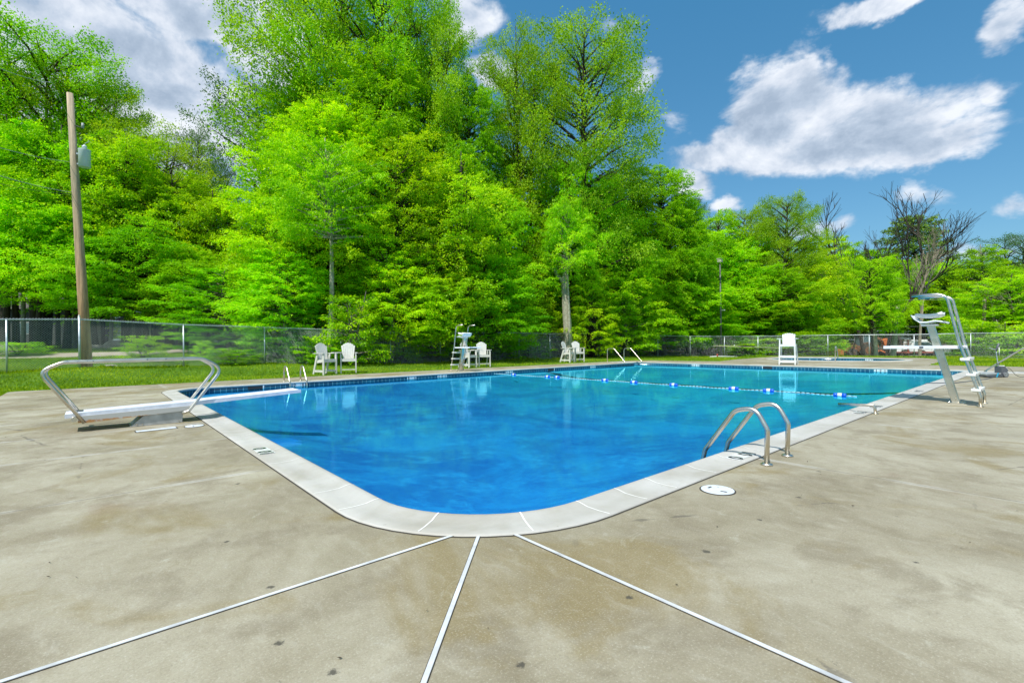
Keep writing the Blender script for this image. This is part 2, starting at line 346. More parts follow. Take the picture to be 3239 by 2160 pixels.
def water(name, tint, vol, refl):
    m = bpy.data.materials.new(name); m.use_nodes = True; nt = N(m.node_tree); m.node_tree.nodes.clear()
    p = objc(nt)
    h = nt.math('ADD', nt.math('MULTIPLY', nt.noise(nt.vmath('MULTIPLY', p, (1, 1, 0)), 2.2, 3, .5, .4), 1.), nt.math('MULTIPLY', nt.noise(p, 8., 4, .6), .35))
    bp = nt.new('ShaderNodeBump'); bp.inputs['Strength'].default_value = .07; bp.inputs['Distance'].default_value = .04; nt.link(h, bp.inputs['Height'])
    tr = nt.new('ShaderNodeBsdfTransparent'); tr.inputs[0].default_value = c4(tint)
    gl = nt.new('ShaderNodeBsdfGlossy'); gl.inputs['Roughness'].default_value = .015; gl.inputs[0].default_value = c4(refl); nt.link(bp.outputs[0], gl.inputs['Normal'])
    lw = nt.new('ShaderNodeLayerWeight'); lw.inputs['Blend'].default_value = .5
    f = nt.maprange(lw.outputs['Facing'], .66, .94, .05, .56)
    mx = nt.new('ShaderNodeMixShader'); nt.link(f, mx.inputs[0]); nt.link(tr.outputs[0], mx.inputs[1]); nt.link(gl.outputs[0], mx.inputs[2])
    o = nt.new('ShaderNodeOutputMaterial'); nt.link(mx.outputs[0], o.inputs[0])
    MATS[name] = m
water('water', (.62, .86, .95), None, (.22, .85, 1.))
water('water_pale', (.85, .95, 1.), None, (.6, .9, 1.))

# ------------------------------------------------------------------ object helpers
def tag(o, label=None, cat=None, group=None, kind=None):
    if label: o['label'] = label
    if cat: o['category'] = cat
    if group: o['group'] = group
    if kind: o['kind'] = kind
    return o
def empty(name, loc=(0, 0, 0), rz=0., label=None, cat=None, group=None):
    o = bpy.data.objects.new(name, None); COL.objects.link(o); o.location = loc; o.rotation_euler = (0, 0, rz)
    o.empty_display_size = .2
    return tag(o, label, cat, group)
class MB:
    def __init__(s): s.v = []; s.f = []; s.sm = []
    def add(s, vs, fs, smooth=False):
        k = len(s.v); s.v.extend([tuple(v) for v in vs]); s.f.extend([tuple(i + k for i in f) for f in fs]); s.sm.extend([smooth] * len(fs)); return s
    def box(s, c, size, rot=None):
        hx, hy, hz = size[0] / 2, size[1] / 2, size[2] / 2; c = Vector(c)
        vs = [Vector((x, y, z)) for z in (-hz, hz) for y in (-hy, hy) for x in (-hx, hx)]
        if rot is not None: vs = [rot @ v for v in vs]
        return s.add([c + v for v in vs], [(0, 2, 3, 1), (4, 5, 7, 6), (0, 1, 5, 4), (2, 6, 7, 3), (0, 4, 6, 2), (1, 3, 7, 5)])
    def beam(s, a, b, wd, ht, up=(0, 0, 1)):
        a, b = Vector(a), Vector(b); d = (b - a); L = d.length; d.normalize(); up = Vector(up)
        sd = d.cross(up)
        if sd.length < 1e-4: sd = d.cross(Vector((1, 0, 0)))
        sd.normalize(); u2 = sd.cross(d)
        m = Matrix((d, sd, u2)).transposed()
        return s.box((a + b) / 2, (L, wd, ht), m)
    def tube(s, pts, r, nn=10, cap=True, smooth=True):
        pts = [Vector(p) for p in pts]; rs = r if isinstance(r, (list, tuple)) else [r] * len(pts)
        k0 = len(s.v); ref = None
        for i, p in enumerate(pts):
            if i == 0: d = pts[1] - p
            elif i == len(pts) - 1: d = p - pts[i - 1]
            else: d = (pts[i + 1] - p).normalized() + (p - pts[i - 1]).normalized()
            d.normalize()
            if ref is None: ref = Vector((0, 0, 1)) if abs(d.z) < .9 else Vector((1, 0, 0))
            a = d.cross(ref); a.normalize(); b = d.cross(a); ref = -b if False else ref
            ref = (ref - d * ref.dot(d)).normalized(); a = d.cross(ref)
            for j in range(nn):
                t = 2 * math.pi * j / nn; s.v.append(tuple(p + (a * math.cos(t) + ref * math.sin(t)) * rs[i]))
        for i in range(len(pts) - 1):
            for j in range(nn):
                j2 = (j + 1) % nn; q = k0 + i * nn
                s.f.append((q + j, q + j2, q + nn + j2, q + nn + j)); s.sm.append(smooth)
        if cap:
            s.f.append(tuple(k0 + j for j in range(nn))[::-1]); s.sm.append(False)
            q = k0 + (len(pts) - 1) * nn; s.f.append(tuple(q + j for j in range(nn))); s.sm.append(False)
        return s
    def cyl(s, a, b, r, nn=16, r2=None): return s.tube([a, b], [r, r if r2 is None else r2], nn)
    def prism(s, poly, z0, z1):
        """poly of 2D points extruded in z"""
        k = len(poly); vs = [(x, y, z0) for x, y in poly] + [(x, y, z1) for x, y in poly]
        fs = [tuple(range(k))[::-1], tuple(range(k, 2 * k))] + [(i, (i + 1) % k, k + (i + 1) % k, k + i) for i in range(k)]
        return s.add(vs, fs)
    def prism_ax(s, poly, o, ua, va, wa, depth):
        """2D polygon in plane (ua,va) at origin o, extruded +-depth/2 along wa"""
        o, ua, va, wa = Vector(o), Vector(ua), Vector(va), Vector(wa); k = len(poly)
        vs = [o + ua * x + va * y - wa * depth / 2 for x, y in poly] + [o + ua * x + va * y + wa * depth / 2 for x, y in poly]
        fs = [tuple(range(k))[::-1], tuple(range(k, 2 * k))] + [(i, (i + 1) % k, k + (i + 1) % k, k + i) for i in range(k)]
        return s.add(vs, fs)
    def disc(s, c, r, z, nn=32):
        return s.add([(c[0] + r * math.cos(2 * math.pi * i / nn), c[1] + r * math.sin(2 * math.pi * i / nn), z) for i in range(nn)], [tuple(range(nn))])
    def xf(s, m, start=0):
        for i in range(start, len(s.v)): s.v[i] = tuple(m @ Vector(s.v[i]))
        return s
    def build(s, name, m, parent=None, bevel=0., fixn=True):
        me = bpy.data.meshes.new(name); me.from_pydata(s.v, [], s.f); me.update()
        me.polygons.foreach_set('use_smooth', s.sm)
        me.materials.append(MATS[m] if isinstance(m, str) else m)
        if fixn:
            import bmesh
            bm = bmesh.new(); bm.from_mesh(me); bmesh.ops.recalc_face_normals(bm, faces=bm.faces)
            if bevel: bmesh.ops.bevel(bm, geom=[e for e in bm.edges if e.is_manifold and e.calc_face_angle(0) > .6], offset=bevel, segments=2, affect='EDGES', profile=.5)
            bm.to_mesh(me); bm.free()
        o = bpy.data.objects.new(name, me); COL.objects.link(o)
        if parent is not None: o.parent = parent
        return o
def fillet(pts, r, k=6):
    """round the corners of a polyline"""
    pts = [Vector(p) for p in pts]; rs = r if isinstance(r, (list, tuple)) else [r] * (len(pts) - 2)
    out = [pts[0]]
    for i in range(1, len(pts) - 1):
        p0, p, p1 = pts[i - 1], pts[i], pts[i + 1]; a = (p0 - p).normalized(); b = (p1 - p).normalized()
        ang = a.angle(b); t = min(rs[i - 1] / math.tan(ang / 2), (p0 - p).length * .49, (p1 - p).length * .49)
        A, B = p + a * t, p + b * t
        for j in range(k + 1):
            u = j / k; out.append(A * (1 - u) ** 2 + p * 2 * u * (1 - u) + B * u ** 2)
    out.append(pts[-1]); return out
def copy_tree(o, parent=None):
    c = o.copy(); COL.objects.link(c); c.parent = parent
    for ch in list(o.children): copy_tree(ch, c)
    return c
def text_mb(txt, size, extrude=.001):
    cu_ = bpy.data.curves.new('t', 'FONT'); cu_.body = txt; cu_.size = size; cu_.extrude = extrude; cu_.align_x = 'CENTER'; cu_.align_y = 'CENTER'
    cu_.offset = size * .03
    o = bpy.data.objects.new('t', cu_); COL.objects.link(o)
    dg = bpy.context.evaluated_depsgraph_get(); me = bpy.data.meshes.new_from_object(o.evaluated_get(dg))
    mb = MB(); mb.add([v.co[:] for v in me.vertices], [tuple(p.vertices) for p in me.polygons])
    bpy.data.objects.remove(o); bpy.data.curves.remove(cu_); bpy.data.meshes.remove(me)
    return mb
X_, Y_, Z_ = Vector((1, 0, 0)), Vector((0, 1, 0)), Vector((0, 0, 1))

# ------------------------------------------------------------------ pool outline
S0, S1, T0, T1 = 1.64, 24.64, 2.40, 16.55     # pool water edges
RX0, RXT0, RXT1 = 23.87, 1.10, 17.9            # stair recesses at the far end
CW = 0.34
def arc(cx, cy, r, a0, a1, k):
    return [(cx + r * math.cos(a0 + (a1 - a0) * i / k), cy + r * math.sin(a0 + (a1 - a0) * i / k)) for i in range(k + 1)]
def outline(d):
    """pool edge offset outwards by d, counter-clockwise from above"""
    P = []
    P += arc(S0 + 1.05, T0 + 1.05, 1.05 + d, math.pi, 1.5 * math.pi, 14)
    P += [(4, T0 - d), (6, T0 - d), (9, T0 - d), (12, T0 - d), (15, T0 - d), (18, T0 - d), (21, T0 - d), (RX0 - d, T0 - d)]
    P += [(RX0 - d, RXT0 - d), (S1 + d, RXT0 - d), (S1 + d, T0), (S1 + d, 6), (S1 + d, 10), (S1 + d, 14)]
    P += [(S1 + d, RXT1 + d), (RX0 - d, RXT1 + d), (RX0 - d, T1 + d)]
    P += [(20, T1 + d), (16, T1 + d), (12, T1 + d), (8, T1 + d), (4, T1 + d)]
    P += arc(S0 + 1.05, T1 - 1.05, 1.05 + d, .5 * math.pi, math.pi, 14)
    P += [(S0 - d, 13), (S0 - d, 10), (S0 - d, 7), (S0 - d, 5)]
    return P
def ring(mb, A, zA, B, zB, smooth=True):
    k = len(A); mb.add([(x, y, zA) for x, y in A] + [(x, y, zB) for x, y in B], [(i, (i + 1) % k, k + (i + 1) % k, k + i) for i in range(k)], smooth)
def profile_ring(rings, name, m, **kw):
    """rings: list of (offset d, z); welded swept surface"""
    mb = MB(); k = len(outline(0)); 
    for d, z in rings: mb.v.extend([(x, y, z) for x, y in outline(d)])
    for j in range(len(rings) - 1):
        for i in range(k):
            i2 = (i + 1) % k; mb.f.append((j * k + i, j * k + i2, (j + 1) * k + i2, (j + 1) * k + i)); mb.sm.append(True)
    return mb.build(name, m, **kw)
# water level and apparent floor depth
WZ = -.12
# deck: slab with a hole for the pools, as triangulated polygon-with-hole fans through bmesh
import bmesh
def poly_with_holes(name, m, outer, holes, z, thick):
    from mathutils.geometry import delaunay_2d_cdt
    vs, es = [], []
    for loop in [outer] + holes:
        k = len(vs); vs += [Vector(p) for p in loop]; es += [(k + i, k + (i + 1) % len(loop)) for i in range(len(loop))]
    r = delaunay_2d_cdt(vs, es, [], 0, 1e-5)
    V, Fc = r[0], r[2]
    def inside(p, L):
        c = False; j = len(L) - 1
        for i in range(len(L)):
            if (L[i][1] > p.y) != (L[j][1] > p.y) and p.x < (L[j][0] - L[i][0]) * (p.y - L[i][1]) / (L[j][1] - L[i][1]) + L[i][0]: c = not c
            j = i
        return c
    mb = MB(); mb.v = [(v.x, v.y, z) for v in V]
    for f in Fc:
        c = sum((V[i] for i in f), Vector((0, 0))) / len(f)
        if inside(c, outer) and not any(inside(c, h) for h in holes): mb.f.append(tuple(f)); mb.sm.append(False)
    for loop in [outer]:
        k = len(loop); mb.add([(x, y, z) for x, y in loop] + [(x, y, z - thick) for x, y in loop], [(i, (i + 1) % k, k + (i + 1) % k, k + i) for i in range(k)])
    return mb.build(name, m)
KC, KR = (35.1, 9.5), 3.15       # wading pool
kid = lambda d: [(KC[0] + (KR + d) * math.cos(2 * math.pi * i / 48), KC[1] + (KR + .35 + d) * math.sin(2 * math.pi * i / 48)) for i in range(48)]
DECK = [(-1.85, -16), (29.4, -16), (29.4, 4.12), (33.2, 4.3), (38.2, 4.9), (40.4, 6.0), (40.6, 14.5), (36.4, 14.5), (31, 14.1), (28.6, 13.7), (28.1, 14.6), (27.6, 18.0), (27.1, 18.6), (25, 18.8), (22, 18.85), (10, 19.2), (2, 19.3), (-1.7, 19.35), (-1.85, 19.2)]
deck = tag(poly_with_holes('pool_deck', 'concrete', DECK, [outline(CW), kid(.36)], 0., .16), kind='structure', label='weathered beige concrete deck around the swimming pool')
# coping
cop = profile_ring([(CW - .004, -.10), (CW - .006, .006), (CW - .02, .012), (.22, .008), (.12, .010), (.05, .024), (.012, .026), (-.012, .014), (-.018, -.012), (-.006, -.034), (.03, -.036)], 'pool_coping', 'coping')
tag(cop, kind='structure', label='pale concrete coping stones edging the big pool')
gap = profile_ring([(CW - .004, .0022), (CW + .012, .0026)], 'coping_gap', 'dark_gap', parent=cop)
# coping joints (pale grout lines following the profile)
def cop_joint(p_in, nrm):
    """p_in point on the water edge, nrm outward unit 2D"""
    mb = MB(); prof = [(CW - .02, .0135), (.22, .0095), (.12, .0118), (.05, .0257), (.012, .0277), (-.013, .0155)]
    tx, ty = -nrm[1], nrm[0]; hw = .005; vs = []
    for d, z in prof:
        for sgn in (-1, 1): vs.append((p_in[0] + nrm[0] * d + tx * hw * sgn, p_in[1] + nrm[1] * d + ty * hw * sgn, z))
    mb.add(vs, [(2 * i, 2 * i + 1, 2 * i + 3, 2 * i + 2) for i in range(len(prof) - 1)]); return mb
jm = MB()
jl = [((S0, t), (-1, 0)) for t in (3.97, 5.27, 5.94, 7.21, 8.5, 9.8, 11.1, 12.4, 13.7, 15.0)]
jl += [((s, T0), (0, -1)) for s in (3.15, 3.58, 4.25, 5.05 - .2, 5.45, 6.5, 7.6, 8.7, 9.6, 10.9, 12.2, 13.5, 14.8, 16.1, 17.4, 18.7, 20, 21.3, 22.6)]
jl += [((S1, t), (1, 0)) for t in (3.2, 4.5, 5.8, 7.1, 8.4, 9.7, 11, 12.3, 13.6, 14.9)]
jl += [((s, T1), (0, 1)) for s in (3.4, 4.7, 6, 7.3, 8.6, 9.9, 11.2, 12.5, 13.8, 15.1, 16.4, 17.7, 19, 20.3, 21.6)]
for a in (180, 213, 244, 270): 
    ar = R_(a); cn = (math.cos(ar), math.sin(ar)); jl.append(((S0 + 1.05 + 1.05 * cn[0], T0 + 1.05 + 1.05 * cn[1]), cn))
for p, nn_ in jl: q = cop_joint(p, nn_); jm.add(q.v, q.f)
jm.build('coping_joints', 'grout', cop, fixn=False)
# basin: tile band and walls, floor
bas = profile_ring([(.03, -.036), (.0, -.040), (.0, -.19)], 'pool_basin', 'tile'); tag(bas, kind='structure', label='blue tiled wall band and plaster shell of the big pool')
def fl_z(x): return -.66 if x < 9 else (-.66 + .24 * min(1, (x - 9) / 8))
def fl_d(x, y):      # coved walls run down to the floor
    d = max(0., min(x - S0, S1 - x, y - T0, T1 - y, 4.)); f = 1 - (1 - min(1., d / 3.2)) ** 2
    return -.19 + (fl_z(x) + .19) * f
GX_ = [S0 - .02 + (S1 - S0 + .04) * i / 60 for i in range(61)]; GY_ = [T0 - 1.35, T0 - .7] + [T0 - .02 + (T1 - T0 + .04) * i / 40 for i in range(41)] + [T1 + .7, T1 + 1.4]
mb = MB(); mb.v = [(x, y, fl_d(x, y)) for y in GY_ for x in GX_]
for j in range(len(GY_) - 1):
    for i in range(60): mb.f.append((j * 61 + i, j * 61 + i + 1, (j + 1) * 61 + i + 1, (j + 1) * 61 + i)); mb.sm.append(True)
mb.build('basin_floor', 'pool_plaster', bas)
mb = MB(); yy_ = [T0 + .05 + i * (T1 - T0 - .1) / 30 for i in range(31)]; mb.v = [(16.6 + q, y, fl_d(16.6, y) + .02) for y in yy_ for q in (-.13, .13)]; mb.f = [(2 * i, 2 * i + 1, 2 * i + 3, 2 * i + 2) for i in range(30)]; mb.sm = [True] * 30; mb.build('floor_line', 'deep_line', bas)
# water: one flat sheet filling the outline
wt = poly_with_holes('pool_water', 'water', outline(-.002), [], WZ, 0.0); tag(wt, kind='structure', label='clear blue water of the big swimming pool')
# depth markers -----------------------------------------------------
def no_dive(size):
    mb = MB(); r = size / 2; pts = [(r * math.cos(i * math.pi / 12), r * math.sin(i * math.pi / 12), 0) for i in range(25)]
    k = 24
    mb.add([(p[0], p[1], 0) for p in pts[:k]] + [(p[0] * .76, p[1] * .76, 0) for p in pts[:k]], [(i, (i + 1) % k, k + (i + 1) % k, k + i) for i in range(k)])
    mb.add([(-r * .62, r * .5, 0), (-r * .5, r * .62, 0), (r * .62, -r * .5, 0), (r * .5, -r * .62, 0)], [(0, 1, 2, 3)])
    mb.add([(-r * .4, -.05 * r, 0), (r * .35, .1 * r, 0), (r * .35, -.1 * r, 0), (-.4 * r, -.28 * r, 0)], [(0, 1, 2, 3)])
    return mb
def marker(parent, org, ua, va, wa, items, wd, ht):
    """white ceramic tiles with black figures; ua reading direction, va up, wa outward"""
    o, ua, va, wa = Vector(org), Vector(ua), Vector(va), Vector(wa); mb = MB(); nt_ = len(items); tw = wd / nt_
    for i in range(nt_):
        c = o + ua * ((i + .5) * tw - wd / 2) + wa * .002; m = Matrix((ua, va, wa)).transposed(); mb.box(c, (tw - .006, ht, .004), m)
    mk = mb.build('depth_marker', 'marker_white', parent)
    f = MB()
    for i, tx in enumerate(items):
        if not tx: continue
        q = no_dive(ht * .78) if tx == '/' else text_mb(tx, ht * 1.28, 0.)
        c = o + ua * ((i + .5) * tw - wd / 2) + wa * .0058
        M = Matrix((ua, va, wa)).transposed().to_4x4(); M.translation = c; q.xf(M); f.add(q.v, q.f)
    f.build('figures', 'marker_black', mk, fixn=False)
zt = -.080; th_ = .092
marker(bas, (5.03, T1, zt), X_, Z_, -Y_, ['10', '', '0'], .44, th_)
marker(bas, (9.22, T1, zt), X_, Z_, -Y_, ['8', "'", '0'], .40, th_)
marker(bas, (10.6, T1, zt), X_, Z_, -Y_, ['3', '0', '/'], .44, th_)
marker(bas, (14.2, T1, zt), X_, Z_, -Y_, ['5', '0', '/'], .44, th_)
marker(bas, (20.1, T1, zt), X_, Z_, -Y_, ['4', '0', '/'], .44, th_)
marker(bas, (S1, 13.15, zt), -Y_, Z_, -X_, ['3', '0', '/'], .44, th_)
marker(bas, (S1, 5.0, zt), -Y_, Z_, -X_, ['3', '0', '/'], .44, th_)
zc = .0125
marker(cop, (5.04, 2.205, zc - .0005), -X_, -Y_, Z_, ['10', '', '0'], .40, .15)
marker(cop, (1.43, 5.98, zc - .0005), Y_, -X_, Z_, ['10', '', '0'], .40, .15)
marker(cop, (9.45, 2.2, zc - .0005), -X_, -Y_, Z_, ['8', "'", '0'], .30, .15)
marker(cop, (10.45, 2.2, zc - .0005), -X_, -Y_, Z_, ['8', '0', '/'], .40, .15)
marker(cop, (14.25, 2.2, zc - .0005), -X_, -Y_, Z_, ['3', '0', '/'], .42, .15)
# skimmer mouths in the tile band
def skimmer(c, ua, wa):
    c = Vector(c); ua, wa = Vector(ua), Vector(wa); m = Matrix((ua, wa, Z_)).transposed()
    s_ = MB().box(c + wa * .003, (.42, .006, .11), m).build('skimmer_mouth', 'house_dark', bas)
    MB().box(c + wa * .008 + ua * .23, (.035, .01, .12), m).build('skimmer_edge', 'marker_white', s_)
skimmer((3.75, T1, -.085), X_, -Y_); skimmer((S1, 9.45, -.085), Y_, -X_); skimmer((16.9, T1, -.085), X_, -Y_)

# white sealant strips in the deck
def strip(a, b, wd=.021):
    a, b = Vector((*a, .003)), Vector((*b, .003)); e = MB().beam(a, b, wd, .005).build('sealant_strip', 'joint_sealant', deck)
    MB().beam(a - Vector((0, 0, .0012)), b - Vector((0, 0, .0012)), wd + .007, .0034).build('strip_groove', 'dark_gap', e)
strip((1.70, 2.52), (-1.84, 2.52)); strip((1.98, 2.31), (1.96, -4)); strip((1.79, 2.40), (-1.83, -1.15))

# round and square deck lids
def lid(x, y, r, label):
    o = empty('skimmer_lid', (x, y, 0), 0, label, 'skimmer lid')
    MB().tube([(0, 0, .001), (0, 0, .0045)], r + .012, 40).build('collar', 'dark_gap', o)
    MB().tube([(0, 0, .002), (0, 0, .0075)], r, 40).build('cover', 'lid_white', o)
    MB().box((.01, .07, .0078), (.05, .016, .002)).build('finger_slot', 'dark_gap', o); MB().box((-.02, -.06, .0078), (.016, .05, .002)).build('finger_slot', 'dark_gap', o)
    for q in range(3): a = q * 2.1 + .4; MB().tube([(r * .55 * math.cos(a), r * .55 * math.sin(a), .007), (r * .55 * math.cos(a), r * .55 * math.sin(a), .0085)], .008, 8).build('screw', 'stand_grey', o)
lid(3.78, 1.84, .125, 'round white lid set in the deck beside the near pool ladder')
lid(1.12, 8.66, .12, 'round white lid beside the coping in front of the diving board')
o = empty('valve_lid', (.66, 8.69, 0), R_(2), 'rectangular pale lid in the deck below the diving stand', 'access lid')
MB().box((0, 0, .002), (.50, .17, .004)).build('frame', 'dark_gap', o); MB().box((0, 0, .0045), (.47, .14, .005)).build('cover', 'lid_white', o)

# ------------------------------------------------------------------ terrain
CTRL = []   # (x, y, z)
def ctl(x, y, Y, z): p = at(x, y, Y); CTRL.append((p.x, p.y, z))
FPOST = [(16, 16.2), (183, 17.9), (422, 20.6), (608, 23.4), (764, 25.2), (897, 26.9), (1011, 28.6), (1110, 30.3), (1192, 32), (1263, 34), (1325.5, 36), (1380.5, 38), (1434, 40)]
FBASE1 = [1179, 1163, 1160, 1152, 1152, 1153, 1149, 1142, 1138, 1136, 1131, 1127, 1127]
FPOST2 = [(1510.5, 40.5), (1585, 41), (1663.5, 41.3), (1740.5, 41.4), (1822, 41.2), (1901, 40.4), (1996, 39), (2099, 37.5), (2229, 36), (2395, 34.6), (2600, 33.0)]
FBASE2 = [1129, 1130, 1130, 1129.6, 1128.5, 1127.6, 1129, 1131, 1130, 1131, 1131]
PZ1, PZ2 = [], []
for (x, Y), yb in zip(FPOST, FBASE1): p = at(x, yb * 2351 / 3239, Y); PZ1.append(p); CTRL.append(tuple(p))
for (x, Y), yb in zip(FPOST2, FBASE2): p = at(x, yb * 2351 / 3239, Y); PZ2.append(p); CTRL.append(tuple(p))
p0 = at(-260, 860, 14.2); PZ1.insert(0, Vector((p0.x, p0.y, .36))); CTRL.append(tuple(PZ1[0]))
for x, y in DECK: CTRL += [(x, y, -.012)] * 2
for i in range(14): CTRL += [(-1.8 + i * 2.2, 19.25 - i * .03, -.01)] * 2
for y in range(-14, 19, 4): CTRL.append((-1.85, y, -.01)); CTRL.append((29.4, min(y, 4), -.01))
for x in (-150, 60, 260, 420): ctl(x, 784, 24, .68); ctl(x, 784, 27.5, .93); ctl(x, 784, 32, 1.2); ctl(x, 784, 45, 1.6); ctl(x, 784, 70, 2.)
for x in (560, 760): ctl(x, 784, 28, .6); ctl(x, 784, 33, .9); ctl(x, 784, 50, 1.4)
for x in (950, 1150): ctl(x, 784, 34, .45); ctl(x, 784, 48, .8); ctl(x, 784, 70, 1.)
for x in (1350, 1550, 1700): ctl(x, 784, 46, .1); ctl(x, 784, 60, .1); ctl(x, 784, 80, 0)
for x in (1850, 2000, 2150, 2300, 2450, 2600): ctl(x, 784, 48, -.65); ctl(x, 784, 55, -.93); ctl(x, 784, 64, -.93); ctl(x, 784, 85, -.8)
CT = np.array(CTRL)
def gz(x, y):
    d2 = (CT[:, 0] - x) ** 2 + (CT[:, 1] - y) ** 2 + .6; w_ = 1 / d2 ** 1.6; return float((w_ * CT[:, 2]).sum() / w_.sum())
def in_deck(x, y, m=.6):
    if -1.85 + m < x < 27.0 - m + (2.2 if y < 4 else 0) and -16 + m < y < 18.8 - m: return True
    return 26 < x < 40.3 - m and 4.4 + m + max(0, x - 33) * .12 < y < 13.7 - m
def path_d(x, y):   # distance from the two path centrelines
    return 9
XS = np.concatenate([np.array([-420, -220, -120, -70]), np.arange(-45, 96, 1.0), np.array([130, 200, 320, 520])])
YS = np.concatenate([np.array([-420, -220, -110, -60, -35, -22]), np.arange(-16, 96, 1.0), np.array([130, 200, 320, 520])])
mb = MB(); nx, ny = len(XS), len(YS); soil = []
F1line = [(p.x, p.y) for p in PZ1]
for y in YS:
    for x in XS:
        mb.v.append((x, y, gz(x, y)))
        Yd = x * FW.x + y * FW.y; xd = (x * RT.x + y * RT.y) / max(Yd, .5) * FPX * 2351 / 3239 + 1175.5
        edge = 33 if xd < 520 else (28.5 if xd < 700 else (26.5 + (xd - 700) * .021 if xd < 1500 else 44))
        if xd > 1850: edge = 70
        soil.append(max(0., min(1., .5 + (Yd - edge) * .25)) if Yd > 5 else 0.)
for j in range(ny - 1):
    for i in range(nx - 1):
        cxm, cym = (XS[i] + XS[i + 1]) / 2, (YS[j] + YS[j + 1]) / 2
        if in_deck(cxm, cym, .9): continue
        mb.f.append((j * nx + i, j * nx + i + 1, (j + 1) * nx + i + 1, (j + 1) * nx + i)); mb.sm.append(True)
gr = mb.build('ground', 'ground', fixn=False); tag(gr, kind='structure', label='lawn and forest floor around the pool deck')
a_ = gr.data.attributes.new('soil', 'FLOAT', 'POINT'); a_.data.foreach_set('value', np.array(soil, dtype=np.float32))
# paths
def ribbon(name, m, pts, wd, dz, label):
    mb = MB(); P = [Vector(p) for p in pts]; Q = []
    for i in range(len(P) - 1):
        for k in range(12): Q.append(P[i].lerp(P[i + 1], k / 12))
    Q.append(P[-1]); cols = 7
    for i, p in enumerate(Q):
        d = (Q[min(i + 1, len(Q) - 1)] - Q[max(i - 1, 0)]).normalized(); sd = Vector((-d.y, d.x, 0)); ww = wd * (1 + .08 * math.sin(i * 1.7) + .05 * math.sin(i * .6))
        for c in range(cols): q = p + sd * ww * (c / (cols - 1) - .5); mb.v.append((q.x, q.y, gz(q.x, q.y) + dz))
    for i in range(len(Q) - 1):
        for c in range(cols - 1): k = i * cols + c; mb.f.append((k, k + 1, k + cols + 1, k + cols)); mb.sm.append(True)
    o = mb.build(name, m, fixn=True); return tag(o, kind='structure', label=label)
gp = lambda x, Y: (at(x, 784, Y).x, at(x, 784, Y).y, 0)
ribbon('gravel_path', 'gravel', [gp(-400, 25.5), gp(0, 25.6), gp(200, 26.6), gp(420, 28.4), gp(600, 30.5), gp(760, 33)], 4.2, .03, 'gravel track beyond the fence on the left')
ribbon('asphalt_path', 'asphalt', [gp(2100, 33.6), gp(2200, 33.4), gp(2300, 33.0), gp(2500, 32.0), gp(2900, 30)], 3.2, .035, 'grey asphalt lane inside the fence on the right')
ribbon('parking_lot', 'asphalt', [gp(1780, 61), gp(1950, 58.5), gp(2100, 57), gp(2300, 56), gp(2700, 54)], 15, .05, 'asphalt yard beyond the fence where the machines stand')

# ------------------------------------------------------------------ wading pool
mb = MB()
def kring(mb, rr):
    K = 48; k0 = len(mb.v)
    for d, z in rr: mb.v.extend([(x, y, z) for x, y in kid(d)])
    for j in range(len(rr) - 1):
        for i in range(K): i2 = (i + 1) % K; mb.f.append((k0 + j * K + i, k0 + j * K + i2, k0 + (j + 1) * K + i2, k0 + (j + 1) * K + i)); mb.sm.append(True)
kring(mb, [(.352, -.1), (.35, .01), (.2, .012), (.03, .03), (-.015, .015), (-.01, -.035), (.02, -.036)])
kc = mb.build('wading_pool_coping', 'coping'); tag(kc, kind='structure', label='pale coping ring of the small wading pool')
mb = MB(); kring(mb, [(.02, -.036), (0, -.04), (0, -.2)]); kb = mb.build('wading_pool_basin', 'tile'); tag(kb, kind='structure', label='tiled basin of the small wading pool')
mb = MB(); kring(mb, [(0, -.2), (-.01, -.5)]); mb.add([(x, y, -.5) for x, y in kid(0)], [tuple(range(48))]); mb.build('basin_shell', 'pool_plaster', kb)
mb = MB(); mb.add([(x, y, -.2) for x, y in kid(0)], [tuple(range(48))]); tag(mb.build('wading_pool_water', 'water_pale'), kind='structure', label='water of the small wading pool')
marker(kb, (KC[0] + KR * math.cos(-.35) * .985, KC[1] + (KR + .35) * math.sin(-.35) * .985, -.09), -Vector((math.sin(.35), math.cos(.35), 0)), Z_, -Vector((math.cos(.35), -math.sin(.35), 0)), ['1', '6', '/'], .5, .10)

# ------------------------------------------------------------------ diving board
dv = empty('diving_board', (0.7, 9.5, 0), 0, 'long white diving board on a short stainless stand with twin looping handrails', 'diving board')
def L(mb): return mb.xf(Matrix.Translation((-0.7, -9.5, 0)))
ped = MB(); 
for t in (9.27, 9.73): ped.prism_ax([(.40, 0.004), (1.03, 0.004), (1.06, .19), (.56, .17)], (0, t, 0), X_, Z_, Y_, .012)
ped.box((.71, 9.5, .008), (.66, .50, .010)); ped.prism_ax([(.40, .01), (.412, .01), (.57, .16), (.56, .17)], (0, 9.5, 0), X_, Z_, Y_, .45); ped.box((1.035, 9.5, .1), (.012, .44, .18))
L(ped).build('pedestal', 'stand_grey', dv)
for (s_, t_) in ((.46, 9.255), (.53, 9.255), (.99, 9.255)): L(MB().tube([(s_, t_, .03), (s_, t_ - .012, .03)], .013, 8)).build('bolt', 'chrome', dv)
bm_ = MB()
for t in (9.25, 9.75): bm_.prism_ax([(-.20, .135), (-.10, .125), (.45, .155), (1.12, .185), (1.14, .255), (-.2, .225)], (0, t, 0), X_, Z_, Y_, .03)
for s_ in (-.17, .45, 1.08): bm_.box((s_, 9.5, .19 if s_ > 0 else .17), (.06, .48, .06))
L(bm_).build('side_beam', 'stand_paint', dv)
L(MB().tube([(-.24, 9.22, .19), (-.24, 9.78, .19)], .035, 14)).build('fulcrum_bar', 'stainless', dv)
prof = [(-.34, .235), (1.2, .285), (2.0, .325), (2.86, .365)]
bd = MB(); 
